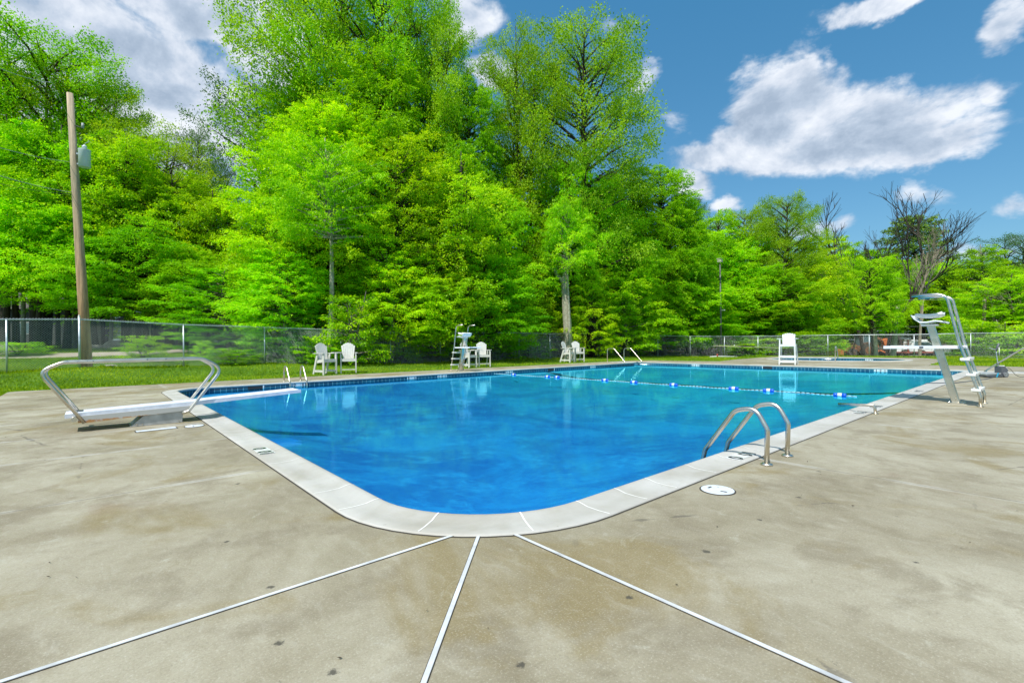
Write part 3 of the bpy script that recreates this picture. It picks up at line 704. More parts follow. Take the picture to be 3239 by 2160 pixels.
for i in range(len(prof) - 1):
    (x0, z0), (x1, z1) = prof[i], prof[i + 1]
    bd.add([(x0, 9.29, z0 - .02), (x1, 9.29, z1 - .02), (x1, 9.71, z1 - .02), (x0, 9.71, z0 - .02), (x0, 9.29, z0 + .022), (x1, 9.29, z1 + .022), (x1, 9.71, z1 + .022), (x0, 9.71, z0 + .022)],
           [(0, 1, 2, 3), (4, 7, 6, 5), (0, 4, 5, 1), (3, 2, 6, 7)] + ([(0, 3, 7, 4)] if i == 0 else []) + ([(1, 5, 6, 2)] if i == 2 else []))
bo = L(bd).build('plank', 'board_white', dv)
for t in (9.275, 9.725):
    e = MB()
    for i in range(len(prof) - 1):
        (x0, z0), (x1, z1) = prof[i], prof[i + 1]; e.beam((x0, t, z0), (x1, t, z1), .03, .058)
    L(e).build('edge_rail', 'board_edge', bo)
L(MB().box((-.2, 9.62, .268), (.10, .20, .012))).build('heel_plate', 'charcoal_plastic', bo)
for t in (9.235, 9.765):
    pts = fillet([(-.13, t, .125), (-.60, t, .90 - .02), (-.36, t, 1.0), (1.33, t, 1.01), (1.60, t, .84), (1.12, t, .17), (1.03, t, .15)], [.20, .20, .17, .17, .05], 10)
    L(MB().tube(pts, .024, 14)).build('handrail', 'stainless', dv)

# ------------------------------------------------------------------ ladders
def ladder(x, y, rz, label):
    """two hoops 0.53 apart; local +y towards the water"""
    o = empty('pool_ladder', (x, y, 0), rz, label, 'pool ladder', 'stainless ladders of the big pool')
    for sx in (-.265, .265):
        pts = fillet([(sx, 0, 0), (sx, -.01, .34), (sx, .10, .545), (sx, .30, .50), (sx, .62, .05), (sx, .66, -.12), (sx, .66, -.58)], [.1, .14, .14, .12, .12], 8)
        r_ = MB().tube(pts, .0235, 16).build('grab_rail', 'stainless', o)
        MB().tube([(sx, 0, .002), (sx, 0, .012), (sx, 0, .022)], [.056, .054, .034], 24).build('escutcheon', 'stainless', r_)
    for z in (-.28, -.5): MB().box((0, .67, z), (.53, .08, .025)).build('step', 'white_plastic', o)
    return o
ladder(5.165, 1.895, 0, 'shiny near ladder of two curved rails beside the 10 0 coping tile')
ladder(5.03, 17.17, math.pi, 'far ladder on the opposite side of the pool left of the white chairs')
# lone low hand rail across the near coping
o = empty('low_grab_rail', (9.54, 2.01, 0), 0, 'single low bent steel rail reaching over the coping near the 8 0 tile', 'grab rail')
MB().tube(fillet([(0, 0, -.0), (0, .01, .14), (-.06, .50, .12)], [.06], 8), .0225, 14).build('rail_tube', 'stainless', o)
MB().tube([(0, 0, .002), (0, 0, .014)], .045, 20).build('escutcheon', 'stainless', o)

# ------------------------------------------------------------------ stair rails at the far corners
def stair_rail(x, y, rz, L_, label):
    o = empty('stair_rail', (x, y, 0), rz, label, 'stair rail', 'stair handrails at the far end')
    MB().tube(fillet([(0, 0, 0), (0, .01, .85), (0, L_ * .36, .86), (0, L_ * .96, .06), (0, L_, -.16), (0, L_, -.4)], [.16, .10, .08, .05], 7), .024, 12).build('rail_tube', 'stainless', o)
    MB().tube([(0, 0, .002), (0, 0, .014)], .05, 20).build('escutcheon', 'stainless', o); return o
stair_rail(23.28, 18.05, math.pi, 1.33, 'stair handrail standing on the deck, left of the pair at the far corner')
stair_rail(24.35, 17.62, math.pi, 1.33, 'stair handrail entering the water, right of the pair at the far corner')
stair_rail(24.02, .36, 0, 1.55, 'nearer of the two sloping stair handrails behind the robot cleaner')
stair_rail(24.42, .36, 0, 1.55, 'farther of the two sloping stair handrails behind the robot cleaner')
o = empty('grab_post', (31.9, 8.56, 0), 0, 'slim upright steel rail at the edge of the wading pool', 'grab rail')
MB().tube(fillet([(0, -.0, 0), (0, 0, .84), (.28, .02, .86), (.55, .03, .4), (.6, .03, -.3)], [.12, .14, .2], 7), .024, 12).build('rail_tube', 'stainless', o)
MB().tube([(0, 0, .002), (0, 0, .014)], .05, 20).build('escutcheon', 'stainless', o)

# ------------------------------------------------------------------ steel guard stands (local +y faces the water, ladder rails at y=0)
def guard_stand(x, y, rz, label):
    o = empty('guard_stand', (x, y, 0), rz, label, 'lifeguard stand', 'stainless lifeguard stands')
    for sx in (-.325, .325):
        pts = fillet([(sx, 0, 0), (sx, 0, .17), (sx, .27, 1.15), (sx, .43, 1.98), (sx, .56, 2.03), (sx, .93, 2.03)], [.10, .8, .16, .10], 8)
        MB().tube(pts, .024, 14).build('ladder_rail', 'stainless', o)
    for y_, z_ in ((.035, .29), (.10, .56), (.175, .835)):
        st = MB(); st.box((0, y_ + .02, z_), (.72, .13, .045)); st.box((0, y_ + .02, z_ - .03), (.56, .11, .02))
        s_ = st.build('step', 'white_plastic', o, bevel=.006)
        for sx in (-.3, .3):
            sl = MB()
            for k in range(3): sl.box((sx, y_ - .047, z_ + .012 - k * .013), (.05, .004, .005))
            sl.build('slot_grille', 'charcoal_plastic', s_)
    pf = MB(); pf.box((0, .80, 1.05), (.56, 1.14, .035)); pf.box((-.29, .80, 1.05), (.025, 1.16, .055)); pf.box((.29, .80, 1.05), (.025, 1.16, .055)); pf.build('platform', 'board_white', o, bevel=.004)
    MB().box((-.304, .80, 1.05), (.004, .06, .036)).build('platform_clip', 'charcoal_plastic', o)
    po = MB(); a, b = Vector((.10, .36, 0)), Vector((.10, .72, 1.47))
    po.beam(a, b, .13, .11, up=(0, 1, 0)); po.build('post', 'stainless', o, bevel=.008)
    MB().box((.10, .36, .006), (.30, .24, .012)).build('base_plate', 'stainless', o)
    for bx_, by_ in ((-.01, .27), (.21, .27), (-.01, .45), (.21, .45)): MB().tube([(bx_, by_, .012), (bx_, by_, .028)], .012, 8).build('anchor_bolt', 'chrome', o)
    for sx in (-.325, .325): MB().tube([(sx, 0, .002), (sx, 0, .012)], .05, 18).build('escutcheon', 'stainless', o)
    MB().box((.10, .73, 1.475), (.20, .24, .03)).build('seat_bracket', 'white_plastic', o)
    # moulded tractor seat: dished shell and a folded cushion
    def shell(w0, profile, th2, cx_=.10):
        mb = MB(); nu = 9
        for lay in (0, 1):
            for (yy, zz) in profile:
                for i in range(nu):
                    u = i / (nu - 1) * 2 - 1; mb.v.append((cx_ + u * w0, yy, zz + .012 * u * u + (th2 if lay else 0)))
        P = len(profile); q = lambda l, j, i: (l * P + j) * nu + i
        for l in (0, 1):
            for j in range(P - 1):
                for i in range(nu - 1): mb.f.append((q(l, j, i), q(l, j, i + 1), q(l, j + 1, i + 1), q(l, j + 1, i))); mb.sm.append(True)
        for i in range(nu - 1):
            for j in (0, P - 1): mb.f.append((q(0, j, i), q(0, j, i + 1), q(1, j, i + 1), q(1, j, i))); mb.sm.append(True)
        for j in range(P - 1):
            for i in (0, nu - 1): mb.f.append((q(0, j, i), q(0, j + 1, i), q(1, j + 1, i), q(1, j, i))); mb.sm.append(True)
        return mb
    shell(.23, [(.47, 1.49), (.54, 1.515), (.63, 1.53), (.74, 1.505), (.85, 1.505), (.93, 1.57), (.98, 1.65)], .022).build('seat', 'seat_fibreglass', o)
    shell(.20, [(.53, 1.64), (.60, 1.61), (.70, 1.60), (.80, 1.605), (.88, 1.62), (.92, 1.61)], .07).build('folded_backrest', 'white_plastic', o)
    return o
guard_stand(12.115, .97, 0, 'tall stainless lifeguard stand with tractor seat on the near deck at right')
guard_stand(12.335, 18.0, math.pi, 'stainless lifeguard stand on the far deck in front of the middle white chairs')

# ------------------------------------------------------------------ white wooden guard chair (local -x faces the water)
wc = empty('guard_chair', (26.35, 9.12, 0), R_(12), 'tall white wooden lifeguard chair on the far deck before the wading pool', 'lifeguard chair')
for sy in (-.33, .33):
    MB().beam((-.30, sy * 1.05, 0), (-.20, sy, 1.30), .05, .10, up=(1, 0, 0)).build('leg', 'white_plastic', wc)
    MB().beam((.52, sy * 1.12, 0), (.30, sy, 1.02), .05, .09, up=(1, 0, 0)).build('leg', 'white_plastic', wc)
    MB().box((.05, sy * 1.16, 1.31), (.66, .14, .03)).build('armrest', 'white_plastic', wc)
    MB().beam((-.24, sy * 1.06, .97), (.34, sy * 1.06, .95), .03, .10).build('side_rail', 'white_plastic', wc)
    MB().beam((-.27, sy * 1.09, .42), (.47, sy * 1.09, .42), .03, .09).build('side_rail', 'white_plastic', wc)
    MB().beam((-.29, sy * 1.1, .16), (.52, sy * 1.1, .16), .03, .09).build('side_rail', 'white_plastic', wc)
st = MB(); 
for k in range(5): st.box((-.16 + k * .1, 0, 1.01 - k * .006), (.09, .64, .025))
st.build('seat', 'white_plastic', wc)
MB().box((-.225, 0, .97), (.03, .62, .11)).build('front_apron', 'seat_fibreglass', wc)
for z in (.42, .16): MB().box((-.285, 0, z), (.035, .66, .09)).build('step', 'white_plastic', wc)
MB().box((.48, 0, .16), (.03, .70, .08)).build('step', 'white_plastic', wc)
bk = MB(); a_, b_ = Vector((.26, 0, 1.0)), Vector((.40, 0, 1.58))
for k in range(6):
    y = (k - 2.5) * .088; hgt = .50 + .085 * math.cos((k - 2.5) / 2.5 * 1.2); bk.beam(Vector((.25, y, 1.0)), Vector((.25 + .13 * hgt / .58, y * 1.12, 1.0 + hgt)), .084, .02, up=(1, 0, 0))
bk.build('backrest', 'white_plastic', wc)

# ------------------------------------------------------------------ six white fan-back chairs (local -y is the front)
def fan_chair():
    o = empty('patio_chair')
    for sx in (-.30, .30):
        MB().box((sx, -.24, .435), (.045, .09, .87)).build('leg', 'chair_plastic', o)
        MB().beam((sx, .42, 0), (sx, .14, .88), .04, .09, up=(0, 1, 0)).build('leg', 'chair_plastic', o)
        MB().box((sx * 1.06, .02, .885), (.11, .66, .024)).build('armrest', 'chair_plastic', o, bevel=.004)
        MB().beam((sx * .93, -.22, .58), (sx * .93, .30, .53), .03, .10).build('seat_rail', 'chair_plastic', o)
        MB().box((sx, .08, .16), (.025, .60, .09)).build('stretcher', 'chair_plastic', o)
    MB().box((0, -.245, .575), (.56, .035, .10)).build('apron', 'chair_plastic', o)
    MB().box((0, -.24, .18), (.57, .05, .035)).build('foot_rail', 'chair_plastic', o)
    s_ = MB()
    for k in range(5): s_.box((0, -.215 + k * .092, .64 - k * .008), (.56, .084, .022))
    s_.build('seat', 'chair_plastic', o)
    for k in range(7):
        u = (k - 3) / 3; x0 = u * .185; x1 = u * .245; hgt = .70 - .10 * u * u; wd0, wd1 = .056, .078
        b_ = MB(); n_ = 6; vs = []
        for i in range(n_ + 1):
            f = i / n_; x = x0 + (x1 - x0) * f; hw = (wd0 + (wd1 - wd0) * f) / 2; y = .20 + .16 * f + .03 * u * u * -1; z = .62 + hgt * f
            if i == n_: zl, zr = z - (.03 * max(0, -u) * 1.2), z - (.03 * max(0, u) * 1.2)
            else: zl = zr = z
            vs += [(x - hw, y, zl), (x + hw, y, zr), (x + hw, y + .022, zr), (x - hw, y + .022, zl)]
        fs = [(0, 3, 2, 1), tuple(n_ * 4 + i for i in range(4))]
        for i in range(n_):
            for j in range(4): fs.append((i * 4 + j, i * 4 + (j + 1) % 4, i * 4 + 4 + (j + 1) % 4, i * 4 + 4 + j))
        b_.add(vs, fs).build('back_slat', 'chair_plastic', o)
    for z, y in ((.70, .245), (1.08, .325)): MB().box((0, y, z), (.44 + (z - .7) * .2, .02, .06)).build('back_brace', 'chair_plastic', o)
    return o
def tray():
    o = empty('tray_table')
    s_ = MB()
    for k in range(4): s_.box((0, -.16 + k * .10, .0), (.44, .092, .02))
    s_.build('tray_top', 'chair_plastic', o); return o
pch, ptr = fan_chair(), tray(); first = True
FACER, FACEL = R_(-111.3 + 90), R_(-73 + 90)
def loc_from_leg(px, py, ang, lx, ly):   # place so that local (lx,ly) lands on (px,py)
    c, s = math.cos(ang), math.sin(ang); return px - (c * lx - s * ly), py - (s * lx + c * ly)
names = [('left of the first pair of white chairs, behind the pool ladder', 'right of the first pair of white chairs, behind the pool ladder'),
         ('left of the middle pair of white chairs, behind the steel guard stand', 'right of the middle pair of white chairs, seen beside the steel guard stand'),
         ('left of the farthest pair of white chairs, in front of the thick pale tree trunk', 'right of the farthest pair of white chairs, near the stair handrails')]
for k, (px, py) in enumerate([(6.98, 19.72), (14.16, 19.6), (21.9, 19.83)]):
    for side in (0, 1):
        ang = FACEL if side == 0 else FACER
        if side == 0: x, y = loc_from_leg(px, py, ang, -.30, -.24)
        else: x, y = loc_from_leg(px + .82, py + .27, ang, -.30, -.24)
        if k == 0 and side == 0: c = pch
        else: c = copy_tree(pch)
        c.location = (x, y, gz(x, y) + .0); c.rotation_euler = (0, 0, ang)
        tag(c, names[k][side], 'chair', 'white fan-backed chairs on the lawn')
        if side == 0: ax, ay = x, y
        else: bx, by = x, y
    t_ = ptr if k == 0 else copy_tree(ptr)
    t_.location = ((ax + bx) / 2 + .02, (ay + by) / 2 + .02, gz(ax, ay) + .905 + .006); t_.rotation_euler = (0, 0, (FACEL + FACER) / 2)
    tag(t_, ['small white tray joining the armrests of the first chair pair', 'small white tray joining the armrests of the middle chair pair', 'small white tray joining the armrests of the farthest chair pair'][k], 'tray table', 'trays between the chairs')

# ------------------------------------------------------------------ float line
fl = empty('lane_rope', (13.3, 9.5, WZ), 0, 'white float rope stretched across the pool at the slope break', 'float rope')
rp = MB(); seg = 0; ys = np.arange(3.15 - 9.5, T1 - 9.5, .11)
for i, y in enumerate(ys): 
    xw = .05 * math.sin(y * .9) + .02 * math.sin(y * 2.3); rp.tube([(xw, y, .012 + .008 * math.sin(y * 7)), (xw + .004, y + .075, .012 + .008 * math.sin(y * 7 + .5))], .009, 6)
rp.build('rope_strands', 'rope_white', fl)
rp = MB(); rp.tube([(.05 * math.sin(y * .9) + .02 * math.sin(y * 2.3), y, .006) for y in ys], .006, 5); rp.build('rope_core', 'pale_wire', fl)
for k, t in enumerate([3.49, 5.10, 5.98, 7.79, 9.22, 10.46, 12.73, 13.22, 15.17]):
    y = t - 9.5; xw = .05 * math.sin(y * .9) + .02 * math.sin(y * 2.3)
    b_ = empty('rope_float', (13.3 + xw, t, WZ + .02), R_(random.uniform(-8, 8)), None, 'float', 'blue and white floats on the rope')
    b_['label'] = ['float nearest the camera at the right end of the rope', 'second blue float from the near right end of the rope', 'third blue float from the near right end of the rope', 'fourth blue float from the near right end of the rope', 'middle blue float, fifth from either end of the rope', 'fourth blue float from the far left end of the rope', 'right one of two close floats near the far left', 'left one of two close floats near the far left', 'farthest blue float by the tiled wall at the left end'][k]
    for sy in (-1, 1): MB().tube([(0, sy * .13, 0), (0, sy * .125, 0), (0, sy * .105, 0), (0, sy * .045, 0)], [.025, .042, .05, .05], 16).build('end_cap', 'lane_blue', b_)
    MB().tube([(0, -.045, 0), (0, .045, 0)], .0505, 16).build('middle_band', 'marker_white', b_)

# ------------------------------------------------------------------ robot cleaner on its caddy
rb = empty('pool_robot_caddy', (21.30, 1.27, 0), R_(-41 + 4), 'grey robot pool cleaner with two-wheeled caddy and upright handle on the deck', 'pool cleaner')   # local +x to image right
def wheel(x, y, r):
    w_ = MB().tube([(x, y - .03, r), (x, y + .03, r)], r, 24).build('wheel', 'charcoal_plastic', rb)
    MB().tube([(x, y - .034, r), (x, y - .026, r)], r * .72, 20).build('rim', 'grey_plastic', w_)
    h_ = MB()
    for k in range(5):
        a = k * 2 * math.pi / 5; h_.tube([(x + r * .42 * math.cos(a), y - .037, r + r * .42 * math.sin(a)), (x + r * .42 * math.cos(a), y - .033, r + r * .42 * math.sin(a))], r * .17, 10)
    h_.build('wheel_openings', 'black_rubber', w_)
wheel(0, -.1, .085); wheel(.12, .18, .085)
bdy = MB(); bdy.prism_ax([(-.10, .10), (.05, .10), (.13, .22), (.02, .345), (-.07, .345), (-.10, .32)], (0, .02, 0), X_, Z_, Y_, .22); bdy.build('power_box', 'charcoal_plastic', rb, bevel=.012)
MB().prism_ax([(-.03, .35), (.10, .25), (.135, .26), (.01, .365)], (0, .02, 0), X_, Z_, Y_, .18).build('box_lid', 'white_plastic', rb, bevel=.008)
MB().tube([(-.09, .02, .32), (-.105, .02, .44), (-.15, .02, .73), (-.15, .02, .86)], .014, 10).build('handle_pole', 'galvanised', rb)
MB().tube([(-.14, .02, .42), (-.05, .02, .425)], .02, 8).build('clamp', 'charcoal_plastic', rb)
MB().tube([(-.15, .02, .80), (-.13, .02, .92), (-.07, .02, 1.02), (-.06, .02, 1.045)], [.02, .028, .034, .022], 10).build('grip', 'charcoal_plastic', rb)
MB().tube([(-.16, .02, .86), (-.26, .02, .87), (-.40, .02, .92)], [.016, .014, .01], 8).build('side_handle', 'grey_plastic', rb)
MB().tube([(-.06, .02, .93), (-.05, .02, .68)], .011, 8).build('cord_hook', 'white_plastic', rb)
base = MB(); base.box((-.32, .03, .045), (.58, .26, .05)); base.build('carrier_tray', 'charcoal_plastic', rb, bevel=.012)
MB().prism_ax([(-.62, .07), (-.10, .09), (-.10, .13), (-.42, .15), (-.62, .12)], (0, .04, 0), X_, Z_, Y_, .24).build('robot_body', 'grey_plastic', rb, bevel=.012)
MB().beam((-.24, -.11, .14), (-.30, -.11, .01), .03, .02).build('tray_latch', 'cyan_plastic', rb)
def cable(name, pts, label, m='dark_wire', r=.007):
    P = [Vector(p) for p in pts]; o = MB().tube(fillet(P, .25, 5), r, 8).build(name, m); return tag(o, label, 'cable')
cable('power_cable', [(21.36, 1.19, .30), (21.42, 1.10, .27), (21.52, .98, .06), (21.6, .88, .008), (21.75, .66, .008), (21.95, .55, .05), (22.6, .2, .05), (23, -.4, .008)], 'thin black cable trailing from the robot cleaner to the right')
cable('float_cable', [(21.1, 1.42, .02), (19.9, 1.50, .009), (17.8, 1.9, .009), (17.3, 2.10, .022), (16.6, 2.44, .035), (16.45, 2.47, -.2)], 'grey-blue cable running from the robot cleaner over the coping into the water', 'charcoal_plastic', .011)

# ------------------------------------------------------------------ chain-link fences
def fence(P, label, knob=(), rw=.0033):
    o = empty('chain_link_fence', (P[0].x, P[0].y, 0), 0, label, 'fence', 'chain link fence runs around the pool')
    off = Vector((P[0].x, P[0].y, 0)); Hh = 1.80; P = [p - off for p in P]
    for i, p in enumerate(P):
        tall = i in knob; m = MB(); r = .038 if tall else .028
        m.tube([p - Z_ * .25, p + Z_ * (Hh + (.12 if tall else -.01))], r, 12)
        if tall: m.tube([p + Z_ * (Hh + .12), p + Z_ * (Hh + .15), p + Z_ * (Hh + .165)], [.042, .034, .01], 12)
        m.build('fence_post', 'galvanised', o)
    MB().tube([p + Z_ * Hh for p in P], .021, 10).build('top_rail', 'galvanised', o)
    mw = MB(); dd = .082
    for i in range(len(P) - 1):
        a, b = P[i], P[i + 1]; Lh = math.hypot(b.x - a.x, b.y - a.y); hz_ = Hh - .02 + .05
        for sg in (1, -1):
            k0 = int(-hz_ / dd) - 2 if sg == 1 else 0; k1 = int(Lh / dd) + 2 if sg == 1 else int((Lh + hz_) / dd) + 3
            for k in range(k0, k1):
                l0 = k * dd; pts = []
                # line l = l0 + sg*z
                z0, z1 = 0., hz_
                if sg == 1: z0 = max(0, -l0); z1 = min(hz_, Lh - l0)
                else: z0 = max(0, l0 - Lh); z1 = min(hz_, l0)
                if z1 - z0 < .02: continue
                def q(z, s_=0.): 
                    l = l0 + sg * z; f = l / Lh; base_ = a.lerp(b, f); return Vector((base_.x, base_.y, base_.z + .03 + z))
                A, B = q(z0), q(z1); d = (B - A).normalized(); nrm = Vector((-(b.y - a.y), b.x - a.x, 0)).normalized(); sd = d.cross(nrm).normalized()
                oo = nrm * (.004 * sg)
                kk = len(mw.v)
                for e in (A, B): mw.v.extend([tuple(e + oo + sd * rw), tuple(e + oo - sd * rw * .5 + nrm * rw * .87), tuple(e + oo - sd * rw * .5 - nrm * rw * .87)])
                for j in range(3): mw.f.append((kk + j, kk + (j + 1) % 3, kk + 3 + (j + 1) % 3, kk + 3 + j)); mw.sm.append(False)
    mw.build('wire_mesh', 'fence_wire', o, fixn=False)
    return o
fence(PZ1, 'long chain-link fence run behind the lawn and white chairs, from left edge to the corner', knob=(2, 13))
fence([PZ1[-1].copy()] + PZ2, 'chain-link fence run beyond the far end of the pool, from corner to right edge', knob=(), rw=.0017)

# pole hung on the fence
a, b = at(1637, 794, 40.6), at(1800, 799, 40.9)
o = empty('rescue_pole', a, 0, 'long tan rescue pole hung horizontally on the far fence', 'rescue pole')
MB().tube([(0, 0, 0), b - a], .022, 8).build('pole_tube', 'tan_pole', o)
for f in (.3, .95): q = (b - a) * f; MB().box((q.x, q.y, .03), (.06, .06, .10)).build('hanger', 'white_plastic', o)
# red valve
p = at(1647, 828, 38.6); p.z = gz(p.x, p.y)
o = empty('water_spigot', p, 0, 'small red-capped water valve with a white pipe lying on the grass', 'valve')
MB().tube([(0, 0, 0), (0, 0, .28)], .06, 10).build('cap', 'red_paint', o); MB().tube([(-RT * .6) + Z_ * .06, Vector((0, 0, .08)), RT * 1.6 + Z_ * .03], .035, 8).build('pipe', 'white_plastic', o)

# ------------------------------------------------------------------ utility poles, wires, lamp post
def wirey(name, pts, r, label, m='pale_wire'):
    P = []
    for i in range(len(pts) - 1):
        a, b = Vector(pts[i]), Vector(pts[i + 1]); sag = (b - a).length * .012
        for k in range(8): f = k / 8; q = a.lerp(b, f); q.z -= 4 * sag * f * (1 - f); P.append(q)
    P.append(Vector(pts[-1])); o = MB().tube(P, r, 5).build(name, m); return tag(o, label, 'power line')
YP = 18.9
pb = at(200, 835, YP); ptop = at(160.5, 215, YP); pb.z = gz(pb.x, pb.y)
up = empty('utility_pole', pb, 0, 'leaning brown wooden utility pole with transformer behind the left fence', 'utility pole')
vt = ptop - pb
MB().tube([vt * -.03, vt * .3, vt * .7, vt], [.18, .16, .13, .105], 20).build('pole_shaft', 'pole_wood', up)
tc = at(194, 365, YP) - pb
tr = MB().tube([tc + Z_ * -.34, tc + Z_ * -.33, tc + Z_ * .33, tc + Z_ * .35, tc + Z_ * .37], [.16, .19, .19, .20, .12], 24).build('transformer_can', 'transformer_grey', up)
MB().tube([tc + Z_ * .36, tc + Z_ * .42, tc + Z_ * .43, tc + Z_ * .50, tc + Z_ * .51, tc + Z_ * .56], [.035, .04, .08, .08, .05, .02], 14).build('bushing', 'transformer_grey', tr)
MB().tube([tc + Z_ * .55, tc + Z_ * .62 + RT * .05, tc + Z_ * .66 + RT * .17], .012, 6).build('lead_wire', 'pale_wire', tr)
for dz in (-.2, .2): MB().beam(tc + Z_ * dz - RT * .32, tc + Z_ * dz - RT * .15, .06, .06).build('mount_bracket', 'galvanised', tr)
a = at(168, 287, YP) - pb; b = at(190, 295, YP) - pb
MB().tube([a, b], .02, 8).build('insulator_arm', 'dark_wire', up); MB().tube([b, b + Z_ * .2], [.05, .045], 10).build('insulator', 'grey_plastic', up)
wirey('service_wire', [at(160, 372, YP), at(-60, 322, 13)], .008, 'upper pale wire running left from the utility pole')
wirey('bundle_wire', [at(166, 442, YP), at(-60, 385, 13)], .012, 'thick pale bundled wire running left from the utility pole below the transformer')
wirey('guy_wire', [at(164, 446, YP), at(-60, 408, 13)], .008, 'dark lower wire running left from the utility pole', 'dark_wire')
wirey('primary_wire', [at(172, 290, YP), at(120, 190, 14), at(-40, 140, 9)], .006, 'topmost wire leaving the utility pole to the upper left')
wirey('down_wire', [at(176, 435, YP), at(420, 560, 30), at(700, 700, 40)], .008, 'thin wire crossing in front of the trees right of the utility pole', 'dark_wire')
lp = at(1656, 822, 42.0); lp.z = gz(lp.x, lp.y); lt = at(1653, 600, 42.0) - lp
lo = empty('lamp_post', lp, 0, 'slim dark lamp post with a small square head behind the far fence', 'lamp post')
MB().tube([(0, 0, 0), lt * .5, lt], [.09, .075, .06], 12).build('lamp_shaft', 'lamp_metal', lo)
MB().box(lt + Z_ * .05, (.34, .34, .28)).build('lamp_box', 'lamp_head', lo, bevel=.02)
MB().box(lt + Z_ * .22, (.42, .42, .05)).build('lamp_cap', 'lamp_head', lo)
q = at(1656, 712, 42.0) - lp; MB().box(q + RT * .1, (.42, .12, .10), Matrix.Rotation(R_(-41), 3, 'Z')).build('bracket', 'lamp_head', lo)
p2 = at(2259, 800, 47); p2.z = gz(p2.x, p2.y); t2 = at(2260, 682, 47) - p2
o = empty('utility_pole', p2, 0, 'weathered thin utility pole among trees at the right edge', 'utility pole')
MB().tube([(0, 0, 0), t2], [.17, .13], 12).build('pole_shaft', 'dead_wood', o)
for i, (y0_, y1_) in enumerate(((684, 680), (745, 742), (762, 760))):
    wirey('line_wire', [at(2259, y0_, 47), at(2420, y1_, 46)], .012, ['highest', 'middle', 'lowest'][i] + ' of three thin wires right of the far pole')
    wirey('line_wire', [at(2259, y0_, 47), at(2100 - i * 60, y0_ + 4, 49), at(1960, y0_ + 6, 52)], .012, ['highest', 'middle', 'lowest'][i] + ' of three thin wires left of the far pole')
#@@PART2@@
# ------------------------------------------------------------------ machines beyond the fence
def veh(name, x, Y, rz, label, cat):
    p = at(x, 784, Y); return empty(name, (p.x, p.y, gz(p.x, p.y) + .05), rz, label, cat)
def vwheel(par, x, y, r, wd, side, rimm='grey_plastic', lugs=0):
    """wheel axis along local y"""
    t = MB().tube([(x, y - wd / 2, r), (x, y - wd * .42, r), (x, y + wd * .42, r), (x, y + wd / 2, r)], [r * .93, r, r, r * .93], 28)
    for k in range(lugs):
        a = k * 2 * math.pi / lugs
        for sg in (-1, 1): t.box((x + r * math.cos(a + sg * .06), y + sg * wd * .24, r + r * math.sin(a + sg * .06)), (r * .10, wd * .46, r * .10), Matrix.Rotation(-a, 3, 'Y'))
    w_ = t.build('wheel', 'tyre', par)
    MB().tube([(x, y + side * wd * .50, r), (x, y + side * wd * .53, r)], r * .55, 20).build('rim', rimm, w_)
    MB().tube([(x, y + side * wd * .53, r), (x, y + side * wd * .60, r)], r * .18, 12).build('hub', 'engine_dark', w_)
AX = math.atan2(RT.y, RT.x)
# backhoe, bucket to the left; local +x to image right, +y away
tk = veh('backhoe_tractor', 1975, 58.5, AX, 'muddy orange backhoe tractor parked behind the far fence', 'tractor')
for sy in (-.85, .85): vwheel(tk, -1.55, sy * .95, .50, .34, -1 if sy < 0 else 1, 'engine_dark', 14); vwheel(tk, .25, sy, .78, .48, -1 if sy < 0 else 1, 'orange_dirty', 18)
MB().prism_ax([(-3.75, .95), (-2.95, .95), (-2.75, .55), (-2.8, .05), (-3.05, -.0), (-3.35, .05)], (0, 0, 0), X_, Z_, Y_, 2.2).build('front_bucket', 'orange_paint', tk, bevel=.03)
for sy in (-.75, .75): MB().beam((-2.9, sy, .55), (-1.2, sy, 1.45), .12, .18).build('loader_arm', 'orange_dirty', tk); MB().beam((-1.2, sy, 1.45), (-.4, sy, .9), .12, .2).build('loader_arm', 'orange_dirty', tk)
MB().box((-1.2, 0, .95), (1.9, .75, .75)).build('engine_bonnet', 'orange_dirty', tk, bevel=.06)
MB().box((-.4, 0, .65), (3.4, .6, .4)).build('chassis', 'engine_dark', tk)
MB().tube([(-1.5, .2, 1.3), (-1.5, .2, 1.95)], .045, 8).build('exhaust', 'engine_dark', tk)
hoop = MB(); hoop.tube(fillet([(-2.1, -.5, 1.25), (-2.45, -.5, 1.9), (-3.1, -.5, 1.95)], .15), .045, 8).build('guard_bar', 'orange_paint', tk)
cab = empty('cab'); cab.parent = tk
cb = MB()
for x in (-.15, 1.25):
    for y in (-.72, .72): cb.box((x, y, 1.85), (.09, .09, 1.5))
cb.box((.55, 0, 2.63), (1.7, 1.65, .10)); cb.box((.55, 0, 1.15), (1.5, 1.5, .12))
cb.build('cab_frame', 'truck_grey', cab)
gl_ = MB(); gl_.box((.55, -.72, 1.9), (1.3, .02, 1.35)); gl_.build('cab_window', 'glass_dark', cab); MB().box((-.15, 0, 1.9), (.02, 1.35, 1.35)).build('cab_window', 'glass_dark', cab)
for sy in (-.85, .85): MB().prism_ax([(-.45, 1.35), (-.35, 1.62), (.3, 1.75), (.95, 1.6), (1.0, 1.5), (.3, 1.64), (-.3, 1.5)], (0, sy, 0), X_, Z_, Y_, .5).build('mudguard', 'engine_dark', tk)
MB().prism_ax([(1.45, .6), (1.85, .6), (2.15, 1.2), (1.95, 2.0), (1.7, 2.55), (1.4, 2.5), (1.62, 1.9), (1.7, 1.3)], (0, 0, 0), X_, Z_, Y_, .3).build('boom', 'orange_paint', tk, bevel=.03)
MB().beam((1.6, 0, 2.45), (2.9, 0, 1.9), .22, .26).build('dipper_arm', 'orange_dirty', tk)
